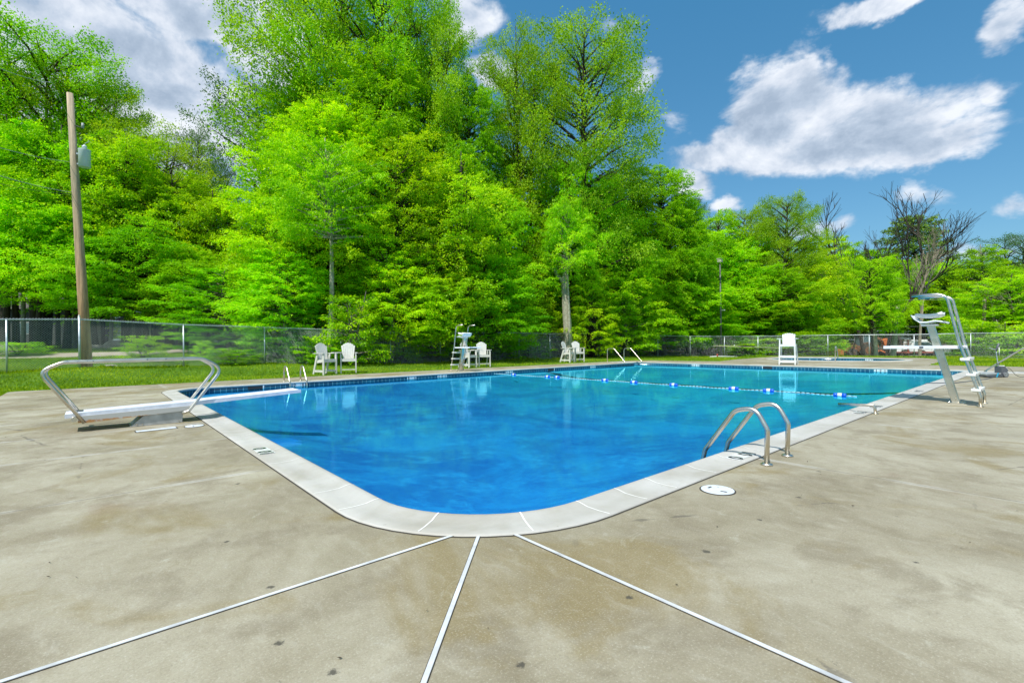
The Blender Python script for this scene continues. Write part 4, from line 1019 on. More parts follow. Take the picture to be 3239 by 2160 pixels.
MB().prism_ax([(2.55, 2.0), (3.1, 2.2), (3.35, 1.8), (3.2, 1.35), (2.8, 1.25), (2.7, 1.6)], (0, 0, 0), X_, Z_, Y_, .55).build('rear_bucket', 'orange_paint', tk, bevel=.03)
for a, b in (((1.5, -.9, .75), (.6, -1.35, .03)), ((1.5, .9, .75), (2.9, 1.2, .05)), ((1.9, -.7, .75), (3.1, -1.0, .08))): MB().beam(a, b, .26, .16).build('stabiliser', 'orange_paint', tk, bevel=.02)
# red flatbed trailer with stake rack
fb = veh('flatbed_trailer', 2098, 53.5, AX, 'low red flatbed trailer in front of the white pickup', 'trailer')
MB().box((.1, 0, .55), (3.3, 1.9, .14)).build('flat_bed', 'red_paint', fb, bevel=.02)
for sy in (-.9, .9): vwheel(fb, 1.7, sy * 1.02, .40, .24, -1 if sy < 0 else 1, 'red_paint')
for x in (-1.35,): MB().box((x, -.85, 1.25), (.09, .08, 1.4)).build('rack_post', 'red_paint', fb)
for z in (1.9, 1.5, 1.15): MB().box((-1.55, -.85, z), (1.1, .05, .06)).build('rack_bar', 'engine_dark', fb)
MB().beam((1.75, 0, .5), (2.9, 0, .45), .10, .10).build('tow_bar', 'engine_dark', fb)
# pickup truck facing right
pk = veh('pickup_truck', 2112, 56.0, AX - R_(9), 'white pickup truck with roof lights parked by the tractor', 'pickup')
bd_ = MB(); bd_.prism_ax([(-3.1, .52), (-3.1, 1.22), (.95, 1.25), (2.35, 1.18), (2.55, 1.05), (2.6, .62), (2.5, .48), (1.95, .48), (1.85, .82), (1.35, .92), (.95, .75), (.85, .48), (-1.55, .48), (-1.65, .82), (-2.1, .92), (-2.5, .75), (-2.6, .5)], (0, 0, 0), X_, Z_, Y_, 1.9)
bd_.build('body', 'truck_white', pk, bevel=.04)
MB().prism_ax([(-1.35, 1.2), (-1.25, 1.86), (.35, 1.88), (1.15, 1.25)], (0, 0, 0), X_, Z_, Y_, 1.62).build('cab_roof', 'truck_white', pk, bevel=.06)
for y in (-.82,):
    MB().prism_ax([(-1.15, 1.28), (-1.1, 1.76), (-.42, 1.78), (-.42, 1.28)], (0, y, 0), X_, Z_, Y_, .02).build('side_window', 'glass_dark', pk)
    MB().prism_ax([(-.34, 1.28), (-.34, 1.78), (.28, 1.79), (.92, 1.29)], (0, y, 0), X_, Z_, Y_, .02).build('side_window', 'glass_dark', pk)
w_ = MB(); w_.add([(1.17, -.74, 1.27), (1.17, .74, 1.27), (.40, .68, 1.86), (.40, -.68, 1.86)], [(0, 1, 2, 3)]); w_.build('windscreen', 'glass_dark', pk)
MB().box((-.40, -.955, .9), (.012, .012, .62)).build('door_seam', 'engine_dark', pk); MB().box((.62, -.955, .9), (.012, .012, .62)).build('door_seam', 'engine_dark', pk)
MB().box((-.2, -.965, 1.10), (.16, .03, .04)).build('door_handle', 'truck_grey', pk)
em = MB()
for k in range(3): em.tube([Vector((.1 + (.10 + .07 * k) * math.cos(a), -.956, .93 + (.05 + .035 * k) * math.sin(a))) for a in np.linspace(.3, 2.84, 9)], .007, 5)
em.build('door_emblem', 'truck_grey', pk)
MB().box((.9, -1.02, 1.32), (.12, .16, .18)).build('mirror', 'truck_grey', pk, bevel=.02)
for sy in (-.82, .82): vwheel(pk, 1.42, sy, .41, .27, -1 if sy < 0 else 1, 'chrome'); vwheel(pk, -2.05, sy, .41, .27, -1 if sy < 0 else 1, 'chrome')
MB().box((2.62, 0, .56), (.16, 1.9, .24)).build('bumper', 'chrome', pk, bevel=.04)
MB().box((2.60, 0, .92), (.06, 1.15, .30)).build('grille', 'engine_dark', pk)
for sy in (-.74, .74): MB().box((2.56, sy, .95), (.12, .32, .26)).build('headlight', 'headlight', pk, bevel=.03)
for x, m_ in ((-1.1, 'truck_white'), (-.6, 'truck_grey'), (-.1, 'truck_white'), (.25, 'truck_white')): MB().box((x, 0, 1.98), (.30, 1.3, .15)).build('roof_light', m_, pk, bevel=.02)

# house glimpsed through the trunks on the left
hp = at(30, 784, 46)
hs = empty('house', (hp.x, hp.y, gz(hp.x, hp.y)), AX + R_(8), 'grey boarded house glimpsed behind dark trunks at far left', 'house')
MB().box((0, 2.5, 1.7), (11, 5, 3.6)).build('wall', 'house_wall', hs)
bs_ = MB()
for k in range(26): bs_.box((-5.4 + k * .43, -.012, 1.7), (.03, .02, 3.5))
bs_.build('board_seams', 'house_dark', hs)
MB().prism_ax([(-3.2, 3.4), (3.2, 3.4), (0, 5.3)], (0, 2.5, 0), Y_, Z_, X_, 12).build('roof', 'roof_shingle', hs)
for x in (-3.3, 1.0): 
    f_ = MB().box((x, -.03, 1.6), (1.2, .06, 1.2)).build('window', 'coping', hs); MB().box((x, -.065, 1.6), (1.0, .02, 1.0)).build('pane', 'glass_dark', f_)
MB().box((-1.1, -.03, 1.0), (.95, .06, 2.1)).build('door', 'house_dark', hs)
sp = at(365, 784, 42)
sh = empty('garden_shed', (sp.x, sp.y, gz(sp.x, sp.y)), AX + R_(5), 'low dark shed under the trees right of the utility pole', 'shed')
MB().box((0, 1.5, 1.0), (6.2, 3, 2.0)).build('wall', 'house_dark', sh); MB().prism_ax([(-1.9, 2.0), (1.9, 2.0), (1.9, 2.12), (0, 2.75), (-1.9, 2.12)], (0, 1.5, 0), Y_, Z_, X_, 6.8).build('roof', 'roof_shingle', sh)
for k in range(5): MB().box((-2.6 + k * 1.3, -.05, 1.0), (.10, .08, 2.0)).build('porch_post', 'house_wall', sh)

# rocks
def rock(x, Y, sx, sy, sz, label, m='rock', seed=0):
    rnd = random.Random(seed); me = bmesh.new(); bmesh.ops.create_icosphere(me, subdivisions=3, radius=1)
    from mathutils import noise as mn
    for v in me.verts:
        v.co *= 1 + .28 * mn.noise(v.co * 1.3 + Vector((seed * 3.1, 0, 0))) + .10 * mn.noise(v.co * 3.5 + Vector((seed, 5, 0))); v.co.z = max(v.co.z, -.5)
    d = bpy.data.meshes.new('rock'); me.to_mesh(d); me.free(); d.materials.append(MATS[m])
    o = bpy.data.objects.new('rock', d); COL.objects.link(o); p = at(x, 784, Y); o.location = (p.x, p.y, gz(p.x, p.y) + sz * .2); o.scale = (sx, sy, sz); o.rotation_euler = (0, 0, AX + rnd.uniform(-.3, .3))
    return tag(o, label, 'rock')
rock(8, 29.0, 1.2, .7, .42, 'flat pale boulder at the left edge beyond the gravel track', 'rock', 1)
rock(275, 32, .9, .7, .40, 'rounded grey boulder behind the leafy bush right of the utility pole', 'rock', 2)
rock(222, 31.5, .6, .5, .22, 'small low stone beside the track right of the utility pole', 'rock', 3)
rock(2178, 50, .55, .4, .26, 'small brown stone on the grass right of the pickup', 'rock', 4)
rock(2212, 50, .8, .4, .22, 'low grey stone beside the lane at right', 'rock', 5)
rock(250, 20.6, .0001 + .28, .2, .06, 'flat stone in the grass under the fence', 'rock', 6)

# ------------------------------------------------------------------ vegetation
def leaf_mesh(name, P, D, NRM, size, m, lc, asp=.55):
    """one folded quad per leaf. P positions, D leaf axis, NRM normals, size lengths, lc colour attribute"""
    n_ = len(P); D = D / np.linalg.norm(D, axis=1, keepdims=True); S = np.cross(D, NRM); S /= (np.linalg.norm(S, axis=1, keepdims=True) + 1e-9)
    L = size[:, None]; v = np.empty((n_, 4, 3)); mid = P + D * L * .45
    v[:, 0] = P; v[:, 1] = mid + S * L * asp * .5; v[:, 2] = P + D * L; v[:, 3] = mid - S * L * asp * .5
    me = bpy.data.meshes.new(name); me.vertices.add(n_ * 4); me.vertices.foreach_set('co', v.reshape(-1).astype(np.float32))
    me.loops.add(n_ * 4); me.loops.foreach_set('vertex_index', np.arange(n_ * 4, dtype=np.int32))
    me.polygons.add(n_); me.polygons.foreach_set('loop_start', np.arange(0, n_ * 4, 4, dtype=np.int32))
    try: me.polygons.foreach_set('loop_total', np.full(n_, 4, dtype=np.int32))
    except Exception: pass
    me.update(calc_edges=True)
    a = me.attributes.new('lc', 'FLOAT', 'FACE'); a.data.foreach_set('value', lc.astype(np.float32))
    me.materials.append(MATS[m]); return me

def make_tree(name, seed, H, R, zlow, n_br, m_leaf, m_bark, kind='layered', leaf=.15, dens=1., trunk_r=.16, lean=0., top_bare=0., multi=1):
    rg = np.random.default_rng(seed); rnd = random.Random(seed)
    root = empty(name); tb = MB(); LP, LD, LN, LS, LC = [], [], [], [], []
    stems = []
    for q in range(multi):
        a = rnd.uniform(0, 6.28) if multi == 1 else q * 2 * math.pi / multi + rnd.uniform(-.4, .4); sp_ = 0 if multi == 1 else R * .42
        pts = []; k_ = 9; ph = rnd.uniform(0, 6)
        for i in range(k_ + 1):
            f = i / k_; off = sp_ * (f ** 1.2) + lean * f
            pts.append(Vector((math.cos(a) * off + .012 * H * math.sin(f * 5 + ph), math.sin(a) * off + .012 * H * math.cos(f * 4 + ph), H * f * (1 - .08 * q) * .97)))
        tb.tube(pts, [trunk_r * (1.25 if i == 0 else 1) * (1 - .93 * (i / k_)) + .012 for i in range(k_ + 1)], 9); stems.append(pts)
    def spos(pts, z):
        for i in range(len(pts) - 1):
            if pts[i + 1].z >= z: f = (z - pts[i].z) / (pts[i + 1].z - pts[i].z + 1e-6); return pts[i].lerp(pts[i + 1], f)
        return pts[-1].copy()
    for b in range(n_br):
        f = (b + rnd.random()) / n_br; pts = stems[b % multi]
        x = f ** (.92 if kind == 'layered' else .8); z = zlow + (H * .98 - zlow) * x
        if kind == 'layered': env = min(1., ((x + .16) / .5)) ** .5 * (1 - x) ** .45 * 1.08 + .05; rise = .10 + .85 * x
        elif kind == 'oval': env = (math.sin(math.pi * min(1, .12 + .84 * x))) ** .6 + .05; rise = .32 + .62 * x
        else: env = (1 - x) ** .8 + .04; rise = -.05 + .4 * x    # conical
        base = spos(pts, max(.2, z - R * .28 * rise)); az = b * 2.399 + rnd.uniform(-.4, .4); Lb = R * env * rnd.uniform(.58, 1.22) * (1 + .16 * math.sin(2 * az + seed) + .12 * math.sin(3 * az + 2 * seed + x * 4))
        if kind == 'oval' and rnd.random() < .14: Lb *= 1.25
        h = Vector((math.cos(az), math.sin(az), 0)); s_ = Vector((-h.y, h.x, 0))
        def bp(u): return base + h * (Lb * u) + Z_ * (Lb * rise * u * (1 - .32 * u)) + s_ * (.05 * Lb * math.sin(u * 4 + b))
        tb.tube([bp(0), bp(.35), bp(.7), bp(1.)], [.012 + .018 * Lb, .008 + .012 * Lb, .012, .005], 4, cap=False)
        tone = rnd.gauss(.5, .17)
        ntw = int((7 + Lb * 3.4) * dens); 
        for t in range(ntw):
            u = .18 + .82 * math.sqrt((t + rnd.random()) / ntw) if kind != 'oval' else .3 + .7 * math.sqrt((t + rnd.random()) / ntw)
            side = 1 if t % 2 else -1; o = bp(min(u, 1.)); tl = Lb * (.20 + .46 * (1 - u)) * rnd.uniform(.6, 1.15) + .18
            ang = rnd.uniform(.5, 1.1) * side; d = (h * math.cos(ang) + s_ * math.sin(ang)); d.z = rnd.uniform(-.24, .20) if kind == 'layered' else rnd.uniform(-.25, .6)
            d.normalize(); m_ = max(5, int(tl * 20 * dens + 4)); fr = rg.random(m_) ** .75
            P = np.array(o)[None, :] + np.array(d)[None, :] * (fr * tl)[:, None]; P[:, 2] -= (.22 if kind == 'layered' else .10) * (fr * tl) ** 2
            sc_ = (.055, .055, .035) if kind == 'layered' else (.12, .12, .12)
            P += rg.normal(0, 1, (m_, 3)) * np.array(sc_) * (1 + .25 * tl)
            dn = np.array(d)[None, :] + rg.normal(0, .65, (m_, 3)); dn[:, 2] -= .28
            nn_ = np.tile([0., 0., 1.], (m_, 1)) + rg.normal(0, .52 if kind == 'layered' else .75, (m_, 3))
            LP.append(P); LD.append(dn); LN.append(nn_); LS.append(leaf * rg.uniform(.65, 1.25, m_)); LC.append(np.clip(tone + rg.normal(0, .16, m_), 0, 1))
    tb.build('trunk', m_bark, root, fixn=False)
    P, D, Nn, S, C_ = (np.concatenate(a) for a in (LP, LD, LN, LS, LC))
    me = leaf_mesh('crown', P, D, Nn, S, m_leaf, C_); cr_ = bpy.data.objects.new('crown', me); COL.objects.link(cr_); cr_.parent = root
    root['_H'] = H; root['_R'] = R
    return root
PROTO = {}
def proto(key, *a, **k): PROTO[key] = (a, k, [None])
proto('A1', 'broadleaf_tree', 11, 12., 3.6, .7, 105, 'leaf_bright', 'bark_grey', leaf=.12, dens=1.45)
proto('A2', 'broadleaf_tree', 12, 12., 3.3, .9, 100, 'leaf_mid', 'bark_dark', leaf=.12, dens=1.45)
proto('A3', 'broadleaf_tree', 13, 12., 3.9, .6, 110, 'leaf_bright', 'bark_dark', leaf=.12, dens=1.45)
proto('A4', 'broadleaf_tree', 14, 12., 3.4, .8, 105, 'leaf_mid', 'bark_grey', leaf=.12, dens=1.45)
proto('U1', 'broadleaf_tree', 24, 12., 3.4, 6.3, 85, 'leaf_bright', 'bark_pale', leaf=.12, dens=1.45, trunk_r=.20)
proto('T1', 'broadleaf_tree', 15, 24., 5.6, 3.0, 250, 'leaf_mid', 'bark_dark', leaf=.16, dens=1.15, trunk_r=.30)
proto('T2', 'broadleaf_tree', 16, 24., 5.2, 2.5, 250, 'leaf_bright', 'bark_dark', leaf=.16, dens=1.15, trunk_r=.30)
proto('H1', 'broadleaf_tree', 21, 12., 4.0, 3.3, 100, 'leaf_bright', 'bark_dark', leaf=.12, dens=1.45)
proto('H2', 'broadleaf_tree', 22, 12., 3.8, 3.0, 100, 'leaf_mid', 'bark_dark', leaf=.12, dens=1.45)
proto('B1', 'tall_tree', 31, 16., 3.4, 3.5, 125, 'leaf_olive', 'bark_dark', kind='oval', leaf=.125, dens=1.25, trunk_r=.24, multi=2)
proto('B2', 'tall_tree', 32, 16., 3.8, 3.0, 130, 'leaf_mid', 'bark_dark', kind='oval', leaf=.125, dens=1.25, trunk_r=.24, multi=3)
proto('B3', 'tall_tree', 33, 16., 3.6, 4.0, 105, 'leaf_blue', 'bark_dark', kind='oval', leaf=.125, dens=.9, trunk_r=.22, multi=2)
proto('P1', 'pine_tree', 41, 14., 2.6, 4.0, 120, 'leaf_pine', 'bark_dark', leaf=.18, dens=1.2, trunk_r=.2)
proto('S1', 'leafy_bush', 51, 3.0, 1.15, .05, 46, 'leaf_bright', 'bark_grey', leaf=.10, dens=1.3, trunk_r=.03, multi=3)
proto('S2', 'leafy_bush', 52, 3.0, 1.3, .05, 46, 'leaf_mid', 'bark_grey', leaf=.10, dens=1.3, trunk_r=.03, multi=3)
def plant(key, xD, ytop, Y, wD, label, cat=None, group=None, name=None, bottom=None, rz=None):
    a, k, cell = PROTO[key]; first = cell[0] is None
    if first: cell[0] = make_tree(*a, **k)
    src = cell[0]; o = src if first else copy_tree(src)
    p = at(xD, 784, Y); g_ = gz(p.x, p.y); ztop = at(xD, ytop, Y).z
    H, R = a[2], a[3]; o.location = (p.x, p.y, g_ - .05); sz = (ztop - g_) / H; sx = (wD / 1100.2 * Y / 2) / R * (.95 if key[0] == 'B' else (1.0 if key[0] == 'T' else 1.08))
    o.scale = (sx, sx, sz); o.rotation_euler = (0, 0, random.uniform(0, 6.28) if rz is None else rz)
    for q in ('_H', '_R'):
        if q in o: del o[q]
    if name: o.name = name
    tag(o, label, cat or ('tree' if key[0] != 'S' else 'bush'), group); return o
G1, G2, G3 = 'trees at the front edge of the wood', 'tall trees rising from the wood', 'forest trees deep in the wood'
T = plant
# --- left wood
T('B2', 95, 48, 38, 330, 'tallest round-topped tree at far left above the utility pole', group=G2)
T('B2', 225, 165, 40, 210, 'tall tree right of the utility pole top, stepping down to the right', group=G2)
T('B2', -60, 90, 37, 260, 'tall tree cut off by the left edge of the photo', group=G2)
T('B1', 345, 285, 38, 240, 'rounded tree top halfway between the utility pole and the sky gap', group=G2)
T('B3', 452, 280, 44, 120, 'thin bluish tree top left of the sky gap', group=G2)
T('B3', 505, 348, 44, 80, 'small bluish tree top beside the sky gap', group=G2)
T('H1', 20, 245, 32.5, 330, 'bright high-crowned tree at left edge over the gravel track', group=G1)
T('H2', 150, 270, 33, 300, 'green high-crowned tree directly behind the utility pole', group=G1)
T('H1', 285, 300, 33.5, 300, 'high-crowned tree right of the transformer, over the dark shed', group=G1)
T('H2', 395, 370, 34, 270, 'mid green tree with bare lower trunk left of the sky gap', group=G1)
T('H1', 490, 420, 34, 230, 'light green tree sloping down under the sky gap', group=G1)
T('H1', 90, 430, 31, 280, 'lower bright layered tree left of the utility pole', group=G1)
T('H2', 330, 500, 31.5, 260, 'lower dark green tree over the boulder', group=G1)
T('H1', 215, 480, 31.5, 260, 'lower layered tree touching the right side of the utility pole', group=G1)
T('H2', 440, 560, 31, 220, 'small spreading tree above the leafy track right of the shed', group=G1)
# --- central mass
T('B3', 640, 170, 37, 230, 'dark bluish loose-crowned tree at left flank of the great central trees', group=G2)
T('B1', 760, -90, 36, 300, 'left one of the two tallest central trees cut by the top edge', group=G2)
T('B2', 905, -100, 36.5, 290, 'right one of the two tallest central trees cut by the top edge', group=G2)
T('B2', 1000, 0, 36, 170, 'central tree whose tip reaches just under the top edge', group=G2)
T('T1', 1075, 150, 36, 240, 'tall green tree filling right shoulder of the central mass', group=G2)
T('T1', 870, 90, 34, 330, 'tall leafy tree in the middle of the central mass', group=G2)
T('T2', 728, 150, 34, 275, 'tall leafy tree at left inside the central mass', group=G2)
T('A1', 628, 405, 29, 225, 'bright tree beside the sky gap, drooping to the fence', group=G1)
T('T2', 745, 215, 30, 330, 'bright layered tree with slim pale trunk behind first chairs', group=G1)
T('A3', 920, 290, 29.5, 320, 'bright layered tree behind the fence, between first and middle chairs', group=G1)
T('A2', 1060, 330, 31, 280, 'green layered tree above the far steel guard stand', group=G1)
T('A1', 650, 560, 26.5, 240, 'low bright tree spilling over the fence left of the first chairs', group=G1)
T('A4', 520, 600, 28.5, 230, 'low green tree behind the diving board handrail', group=G1)
T('A1', 890, 560, 28, 230, 'low bright tree over the fence right of the first chairs', group=G1)
T('A4', 1000, 600, 29, 220, 'low green tree left of the far steel guard stand', group=G1)
T('A2', 1110, 560, 30.5, 220, 'low green tree right of the far steel guard stand', group=G1)
T('A3', 1140, 420, 33, 230, 'mid-height bright tree left below the twin-topped trees', group=G1)
# --- twin-topped trees
T('B2', 1205, 58, 38, 190, 'left lobe of the open twin-topped tall trees', group=G2)
T('B1', 1352, 46, 37, 265, 'right and broader of the open twin-topped tall trees', group=G2)
T('T2', 1200, 330, 38, 230, 'leafy tree filling under the left twin top', group=G1)
T('A3', 1262, 470, 39, 190, 'light green tree before the thick pale trunk', group=G1)
T('T1', 1385, 400, 40, 220, 'green tree at the right foot of the twin-topped trees', group=G1)
T('A1', 1440, 520, 38.5, 210, 'bright layered tree right of the thick pale trunk', group=G1)
T('A2', 1172, 600, 34, 150, 'low dark green tree between far guard stand and thick trunk', group=G1)
T('A3', 1362, 600, 36.0, 130, 'low bright tree just right of the thick pale trunk', group=G1)
# --- right of the twin trees
T('T1', 1425, 365, 44, 200, 'dark green tree top at start of the right-hand slope', group=G2)
T('T1', 1515, 360, 44, 220, 'broad tree at the right end of the high tree line', group=G2)
T('T1', 1575, 430, 45, 170, 'tree stepping down right of the broad one', group=G2)
T('B3', 1600, 440, 50, 70, 'tiny thin bluish tree top poking into the sky', group=G2)
T('A1', 1520, 560, 44, 220, 'bright layered tree above the right half of the stair rails', group=G1)
T('A3', 1610, 520, 48.5, 210, 'bright layered tree left of the lamp post', group=G1)
T('A1', 1692, 520, 49.5, 190, 'bright drooping tree right of the lamp post', group=G1)
T('A2', 1655, 470, 49, 180, 'dull green tree top right behind the lamp post', group=G2)
T('B1', 1715, 472, 51, 120, 'olive spiky tree top between lamp post and lifeguard chair', group=G2)
T('A1', 1585, 640, 47, 180, 'low bright tree spilling over the fence left of the lamp post', group=G1)
T('A3', 1745, 600, 48, 190, 'low leafy tree left of the white lifeguard chair', group=G1)
T('B1', 1805, 440, 49, 120, 'tall narrow tree behind the white lifeguard chair', group=G2)
T('A1', 1850, 530, 50, 170, 'bright tree right of the white lifeguard chair', group=G1)
T('A2', 1800, 600, 46.5, 190, 'leafy green tree directly above the white lifeguard chair', group=G1)
T('A3', 1915, 525, 66, 170, 'light tree top left of the bare trees', group=G2)
T('H1', 1915, 570, 64, 190, 'high-crowned tree above the tractor bucket', group=G1)
T('H2', 1985, 560, 66, 200, 'mid green high-crowned tree above the tractor cab', group=G1)
T('A2', 1872, 640, 49, 110, 'low dim tree left of the orange tractor', group=G1)
T('H1', 2000, 575, 48.5, 120, 'narrow leafy crown on the mossy trunk before the tractor cab', group=G1)
T('H1', 2040, 610, 49, 60, 'narrow leafy crown on the mossy trunk before the red trailer', group=G1)
T('H1', 2050, 580, 65, 190, 'bright high-crowned tree above the pickup', group=G1)
T('H1', 2125, 590, 66, 180, 'light green tree behind the raised guard seat', group=G1)
T('P1', 2100, 478, 72, 125, 'dark pointed evergreen rising behind the bare trees', group=None)
T('P1', 2195, 600, 62, 130, 'dark evergreen right of the steel guard stand rails', group=None)
T('A4', 2255, 552, 58, 170, 'round green tree top near the right edge', group=G2)
T('B3', 2330, 525, 60, 130, 'bluish tree top cut by the right edge', group=G2)
T('A3', 2325, 620, 46, 190, 'bright layered tree at the right edge', group=G1)
T('H2', 2268, 640, 52, 130, 'green tree behind the thin weathered pole', group=G1)
T('A1', 2400, 600, 47, 200, 'bright tree just past the right edge', group=G1)
T('S2', 2235, 735, 41, 110, 'low green bush behind the right fence beside the robot cleaner')
T('S1', 2320, 728, 40, 130, 'light green bush behind the fence at the right edge')
# --- deep forest fill
fx = [(x, 560 + 50 * math.sin(i * 1.9), 66 - (8 if x < 700 else 0) + 5 * math.sin(i * 2.7)) for i, x in enumerate(range(-140, 2520, 118))]
for i, (x, yt, Y) in enumerate(fx):
    if x > 1780: yt = 590; Y = 80
    T(('A2', 'A4')[i % 2], x, yt, Y, 250, 'dark forest tree deep behind the front row, filling the gaps between trunks', group=G3)
fx = [(x, 640, 50) for x in range(470, 1760, 105)]
for i, (x, yt, Y) in enumerate(fx): T('A2', x, yt + 25 * math.sin(i * 2.2), Y + 2 * math.sin(i), 230, 'dim understorey tree in shade behind the front row', group='understorey trees in the shade')
# --- bushes and young plants
T('S1', 812, 660, 25.0, 118, 'upright leafy bush growing through the fence behind the first white chairs')
T('S2', 745, 765, 24.6, 95, 'low bush along the fence left of the first chairs')
T('S1', 690, 770, 25.2, 90, 'low leafy bush along the fence above the pool ladder')
T('S1', 330, 762, 22.5, 88, 'rounded leafy bush behind the fence right of the utility pole')
T('S1', 465, 775, 24.0, 40, 'slender young plant behind the fence right of the rounded bush')
T('S2', 530, 795, 22.8, 110, 'low weedy mound behind the fence under the diving rail corner')
T('S1', 40, 780, 26.0, 110, 'tall weeds at the left edge beyond the track')
T('S2', 1150, 765, 32.4, 90, 'small bush behind the fence right of the middle chairs')
T('H1', 1312, 330, 36.4, 190, 'bright airy crown above the thick pale trunk', group=G1)
T('U1', 1305, 440, 34.3, 130, 'small bright crown sitting on top of the thick pale trunk', group=G1)
T('S2', 1240, 775, 34.5, 50, 'tiny bush at the foot of the thick pale trunk')
T('S1', 925, 745, 29.0, 90, 'small bush behind the fence left of the far guard stand')
T('S2', 1440, 770, 41.5, 90, 'small bush behind the fence by the stair handrails')
T('S2', 1705, 775, 43.5, 120, 'brushy undergrowth behind the hanging rescue pole')
T('S2', 1850, 770, 43.5, 120, 'brushy undergrowth right of the white lifeguard chair')

# --- single trunks that show
def bare_trunk(x, ybase, Y, xt, yt, r, m, label, name='tree_trunk', wig=.0, branches=()):
    b = at(x, ybase, Y); b.z = gz(b.x, b.y) - .1; t_ = at(xt, yt, Y); o = empty(name, b, 0, label, 'tree'); v = t_ - b
    pts = [v * f + RT * (wig * math.sin(f * 6)) for f in (0, .04, .15, .35, .55, .75, 1)]
    tr = MB().tube(pts, [r * 1.35, r * 1.1, r, r * .92, r * .85, r * .76, r * .65], 14).build('trunk', m, o)
    for (f, dx, dz, rr) in branches:
        s = v * f; MB().tube([s, s + RT * dx * .5 + Z_ * dz * .35, s + RT * dx + Z_ * dz], [rr, rr * .7, rr * .3], 7).build('limb', m, o)
    return o
bare_trunk(1304, 790, 34.6, 1297, 610, .34, 'bark_pale', 'thick pale mottled trunk behind the fence and farthest chairs', 'broadleaf_tree', .05, [(.80, -1.3, 2.2, .17)])
T('U1', 757, 300, 25.9, 230, 'bright crown carried high on a slim trunk behind the first white chairs', group=G1)
bare_trunk(897, 800, 27.3, 905, 690, .14, 'bark_grey', 'greyish leaning trunk behind the fence right of the bush', 'broadleaf_tree', .04)
for i, (x, x2, Y, r, m_) in enumerate([(10, 4, 34, .22, 'bark_dark'), (36, 32, 33, .20, 'bark_dark'), (52, 54, 35, .15, 'bark_pale'), (80, 74, 33.5, .17, 'bark_dark'), (100, 98, 34.5, .2, 'bark_dark'), (133, 128, 34, .13, 'bark_dark'), (172, 168, 35, .12, 'bark_grey'), (226, 224, 34, .12, 'bark_grey'), (252, 262, 34.5, .12, 'bark_pale'), (306, 300, 35, .10, 'bark_grey'), (340, 352, 36, .09, 'bark_pale'), (372, 372, 35, .12, 'bark_grey'), (402, 398, 36, .10, 'bark_grey'), (455, 452, 36, .12, 'bark_dark')]):
    bare_trunk(x, 770, Y, x2, 560, r, m_, ['first', 'second', 'third', 'fourth', 'fifth', 'sixth', 'seventh', 'eighth', 'ninth', 'tenth', 'eleventh', 'twelfth', 'thirteenth', 'fourteenth'][i] + ' trunk from the left edge under the left canopy', 'forest_tree', .04)
for i, (x, x2, Y, r, m_) in enumerate([(2008, 2004, 49.5, .30, 'bark_pale'), (2049, 2062, 50, .26, 'bark_pale')]):
    bare_trunk(x, 835, Y, x2, 700, r, m_, ['mossy trunk between the tractor cab and the fence', 'mossy trunk between the tractor arm and red trailer', 'leaning trunk in front of the pickup bonnet'][i], 'broadleaf_tree', .05)

# --- bare dead trees: recursive branching
def dead_tree(x, Y, ytop, label, seed, fork=3, lean=(0, 0), r=.13, start=.0, name='bare_tree', m='bark_grey', spread=.42):
    rnd = random.Random(seed); b = at(x, 784, Y); b.z = gz(b.x, b.y) - .1; Ht = at(x, ytop, Y).z - b.z; o = empty(name, b, 0, label, 'dead tree')
    tw = MB(); trm = MB()
    def grow(p, d, L, rad, lev):
        pts = [p]; q = p
        for k in range(4):
            d = (d + Vector((rnd.gauss(0, .09), rnd.gauss(0, .09), .06 if lev else .02))).normalized(); q = q + d * L / 4; pts.append(q)
        (trm if lev == 0 else tw).tube(pts, [rad, rad * .88, rad * .76, rad * .66, rad * .56], 7 if lev < 2 else 4, cap=False)
        if lev >= 4: return
        nb = (fork, 4, 5, 4)[lev]
        for k in range(nb):
            i = 4 if k == 0 else rnd.choice((2, 3, 3, 4)); a = rnd.uniform(0, 6.28); s = d.cross(Vector((math.cos(a), math.sin(a), .3))).normalized()
            nd = (d * math.cos(spread) + s * math.sin(spread) * rnd.uniform(.7, 1.3)).normalized(); grow(pts[i], nd, L * rnd.uniform(.52, .74) * (.78 if lev == 0 else 1), rad * .62 if k == 0 else rad * .54, lev + 1)
    grow(Vector((0, 0, 0)), Vector((RT.x * lean[0], RT.y * lean[0], 1)).normalized(), Ht * .50, r, 0)
    zz = max(v[2] for v in tw.v); sc_ = Ht / zz
    for mb_ in (trm, tw): mb_.xf(Matrix.Diagonal((1, 1, sc_, 1)))
    trm.build('trunk', m, o, fixn=False); tw.build('limbs', m, o, fixn=False); return o
dead_tree(1985, 55, 435, 'leftmost dark bare tree against the sky', 3, m='bark_dark', r=.20, lean=(-.04, 0), fork=4)
dead_tree(2035, 55, 420, 'tallest bare tree in the middle against the sky', 5, m='bark_dark', r=.20, lean=(.04, 0), fork=4)
dead_tree(2080, 56, 438, 'bare tree in front of the dark pointed evergreen', 8, m='bark_dark', r=.17, fork=4)
dead_tree(2112, 48, 515, 'pale bare tree leaning right behind the guard stand', 11, m='dead_wood', r=.15, lean=(.05, 0), spread=.36, fork=4)
dead_tree(2288, 46.5, 640, 'pale dead snag near the right edge', 13, m='dead_wood', r=.15, spread=.9)
dead_tree(1745, 45.5, 757, 'fallen grey brush pile behind the fence left of the lifeguard chair', 17, m='dead_wood', r=.03, lean=(-1.2, 0), spread=.6, name='brush_pile')

